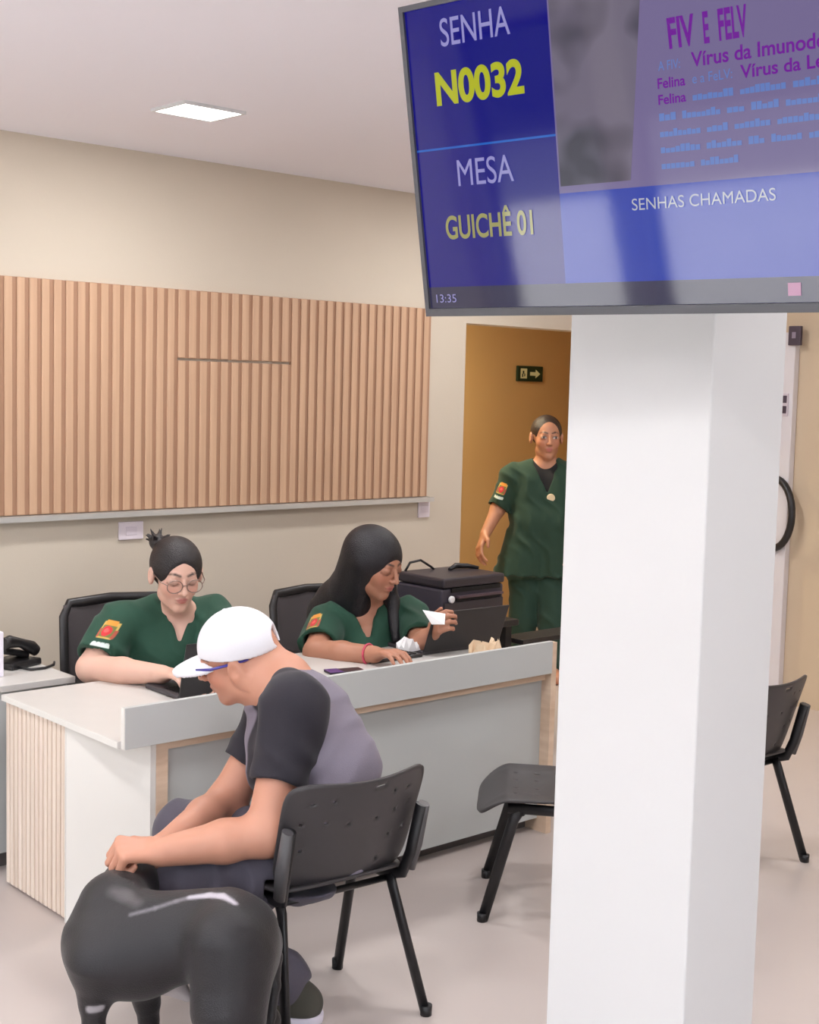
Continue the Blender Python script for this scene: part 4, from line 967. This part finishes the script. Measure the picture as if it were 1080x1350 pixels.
streak([(250, 1183), (275, 1180), (292, 1181), (310, 1191)], (190, 184, 194), [.006, .010, .011, .006])
streak([(150, 1175), (165, 1180), (180, 1190)], (84, 80, 82), [.012, .016, .010], .014)  # soft greyish highlights on the neck, painted into the coat colour
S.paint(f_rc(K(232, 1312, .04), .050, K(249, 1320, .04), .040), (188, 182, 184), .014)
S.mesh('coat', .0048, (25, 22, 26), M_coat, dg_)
b = MB(); tl = [K(352, 1240, .04), K(362, 1262, .05), K(362, 1300, .05), K(357, 1340, .04), K(352, 1385, .03)]
tsd = Sdf()
for i in range(4): tsd.rc(tl[i], (.026, .020, .015, .012)[i], tl[i+1], (.020, .015, .012, .008)[i], .01)
tsd.mesh('tail', .004, (24, 22, 25), M_coat, dg_)

def settle(r, loc):
    r.location = loc
    for ch in r.children: ch.matrix_parent_inverse = Matrix.Translation(Vector(loc)).inverted()
settle(w1, (2.95, 4.62, 0)); settle(w2, (3.95, 4.62, 0)); settle(w3, (6.45, 5.95, 0)); settle(mn, (2.40, 2.97, 0)); settle(dg_, (1.83, 2.9, 0))
WORLD, LAMP, CORR, EXPO, SUNP = 8.5, 20, 46, -0.10, 19
# ================================================================== LIGHT
w = bpy.data.worlds.new('daylight'); SC.world = w; w.use_nodes = True
bg = w.node_tree.nodes['Background']; bg.inputs['Color'].default_value = (.87, .94, 1, 1); bg.inputs['Strength'].default_value = WORLD
def area(name, loc, rot, sx, sy, power, col=(1, 1, 1), portal=False):
    l = bpy.data.lights.new(name, 'AREA'); l.shape = 'RECTANGLE'; l.size = sx; l.size_y = sy; l.energy = power; l.color = col
    if portal: l.cycles.is_portal = True
    o = bpy.data.objects.new(name, l); COL.objects.link(o); o.location = loc; o.rotation_euler = rot; return o
for n, wn in enumerate(WINS): area('window_portal', (X0-.13, (wn[0]+wn[1])/2, (WZ0+WZ1)/2), (0, math.radians(-90), 0), WZ1-WZ0, wn[1]-wn[0], 1, portal=True)
area('window_portal', ((FWIN[0]+FWIN[1])/2, Y0-.13, (WZ0+WZ1+.2)/2), (math.radians(90), 0, 0), FWIN[1]-FWIN[0], WZ1+.2-WZ0, 1, portal=True)
for (x, y) in ((-1, 4.6), (-1, 2.4), (.8, 4.6), (.8, 2.4), (2.9, .2), (.6, .2), (5.2, 4.6), (5.2, 2.4), (5.2, .2), (2.98, 2.75)):  # further panel lamps, unseen and added for fill
    area('panel_and_fill_lamp', (x, y, HC-.015), (0, 0, 0), .28, .24, LAMP, (1, 1, 1))
area('panel_and_fill_lamp', (2.98, 4.58, HC-.015), (0, 0, 0), .26, .22, LAMP, (1, 1, 1))
area('corridor_lamp', (5.9, 6.5, 2.58), (0, 0, 0), .25, .25, CORR, (1, .86, .60))
sl = bpy.data.lights.new('sun', 'SUN'); sl.energy = SUNP; sl.angle = .03; sl.color = (1, .98, .95); so = bpy.data.objects.new('sun', sl); COL.objects.link(so); so.rotation_euler = (math.radians(-14), math.radians(28), 0)
vs = SC.view_settings; vs.view_transform = 'Standard'; vs.look = 'None'; vs.gamma = 1; vs.exposure = EXPO; vs.use_curve_mapping = False
SC.cycles.max_bounces = 10; SC.cycles.diffuse_bounces = 6; SC.cycles.sample_clamp_indirect = 8; SC.cycles.use_denoising = True
SC.cycles.caustics_reflective = False; SC.cycles.caustics_refractive = False
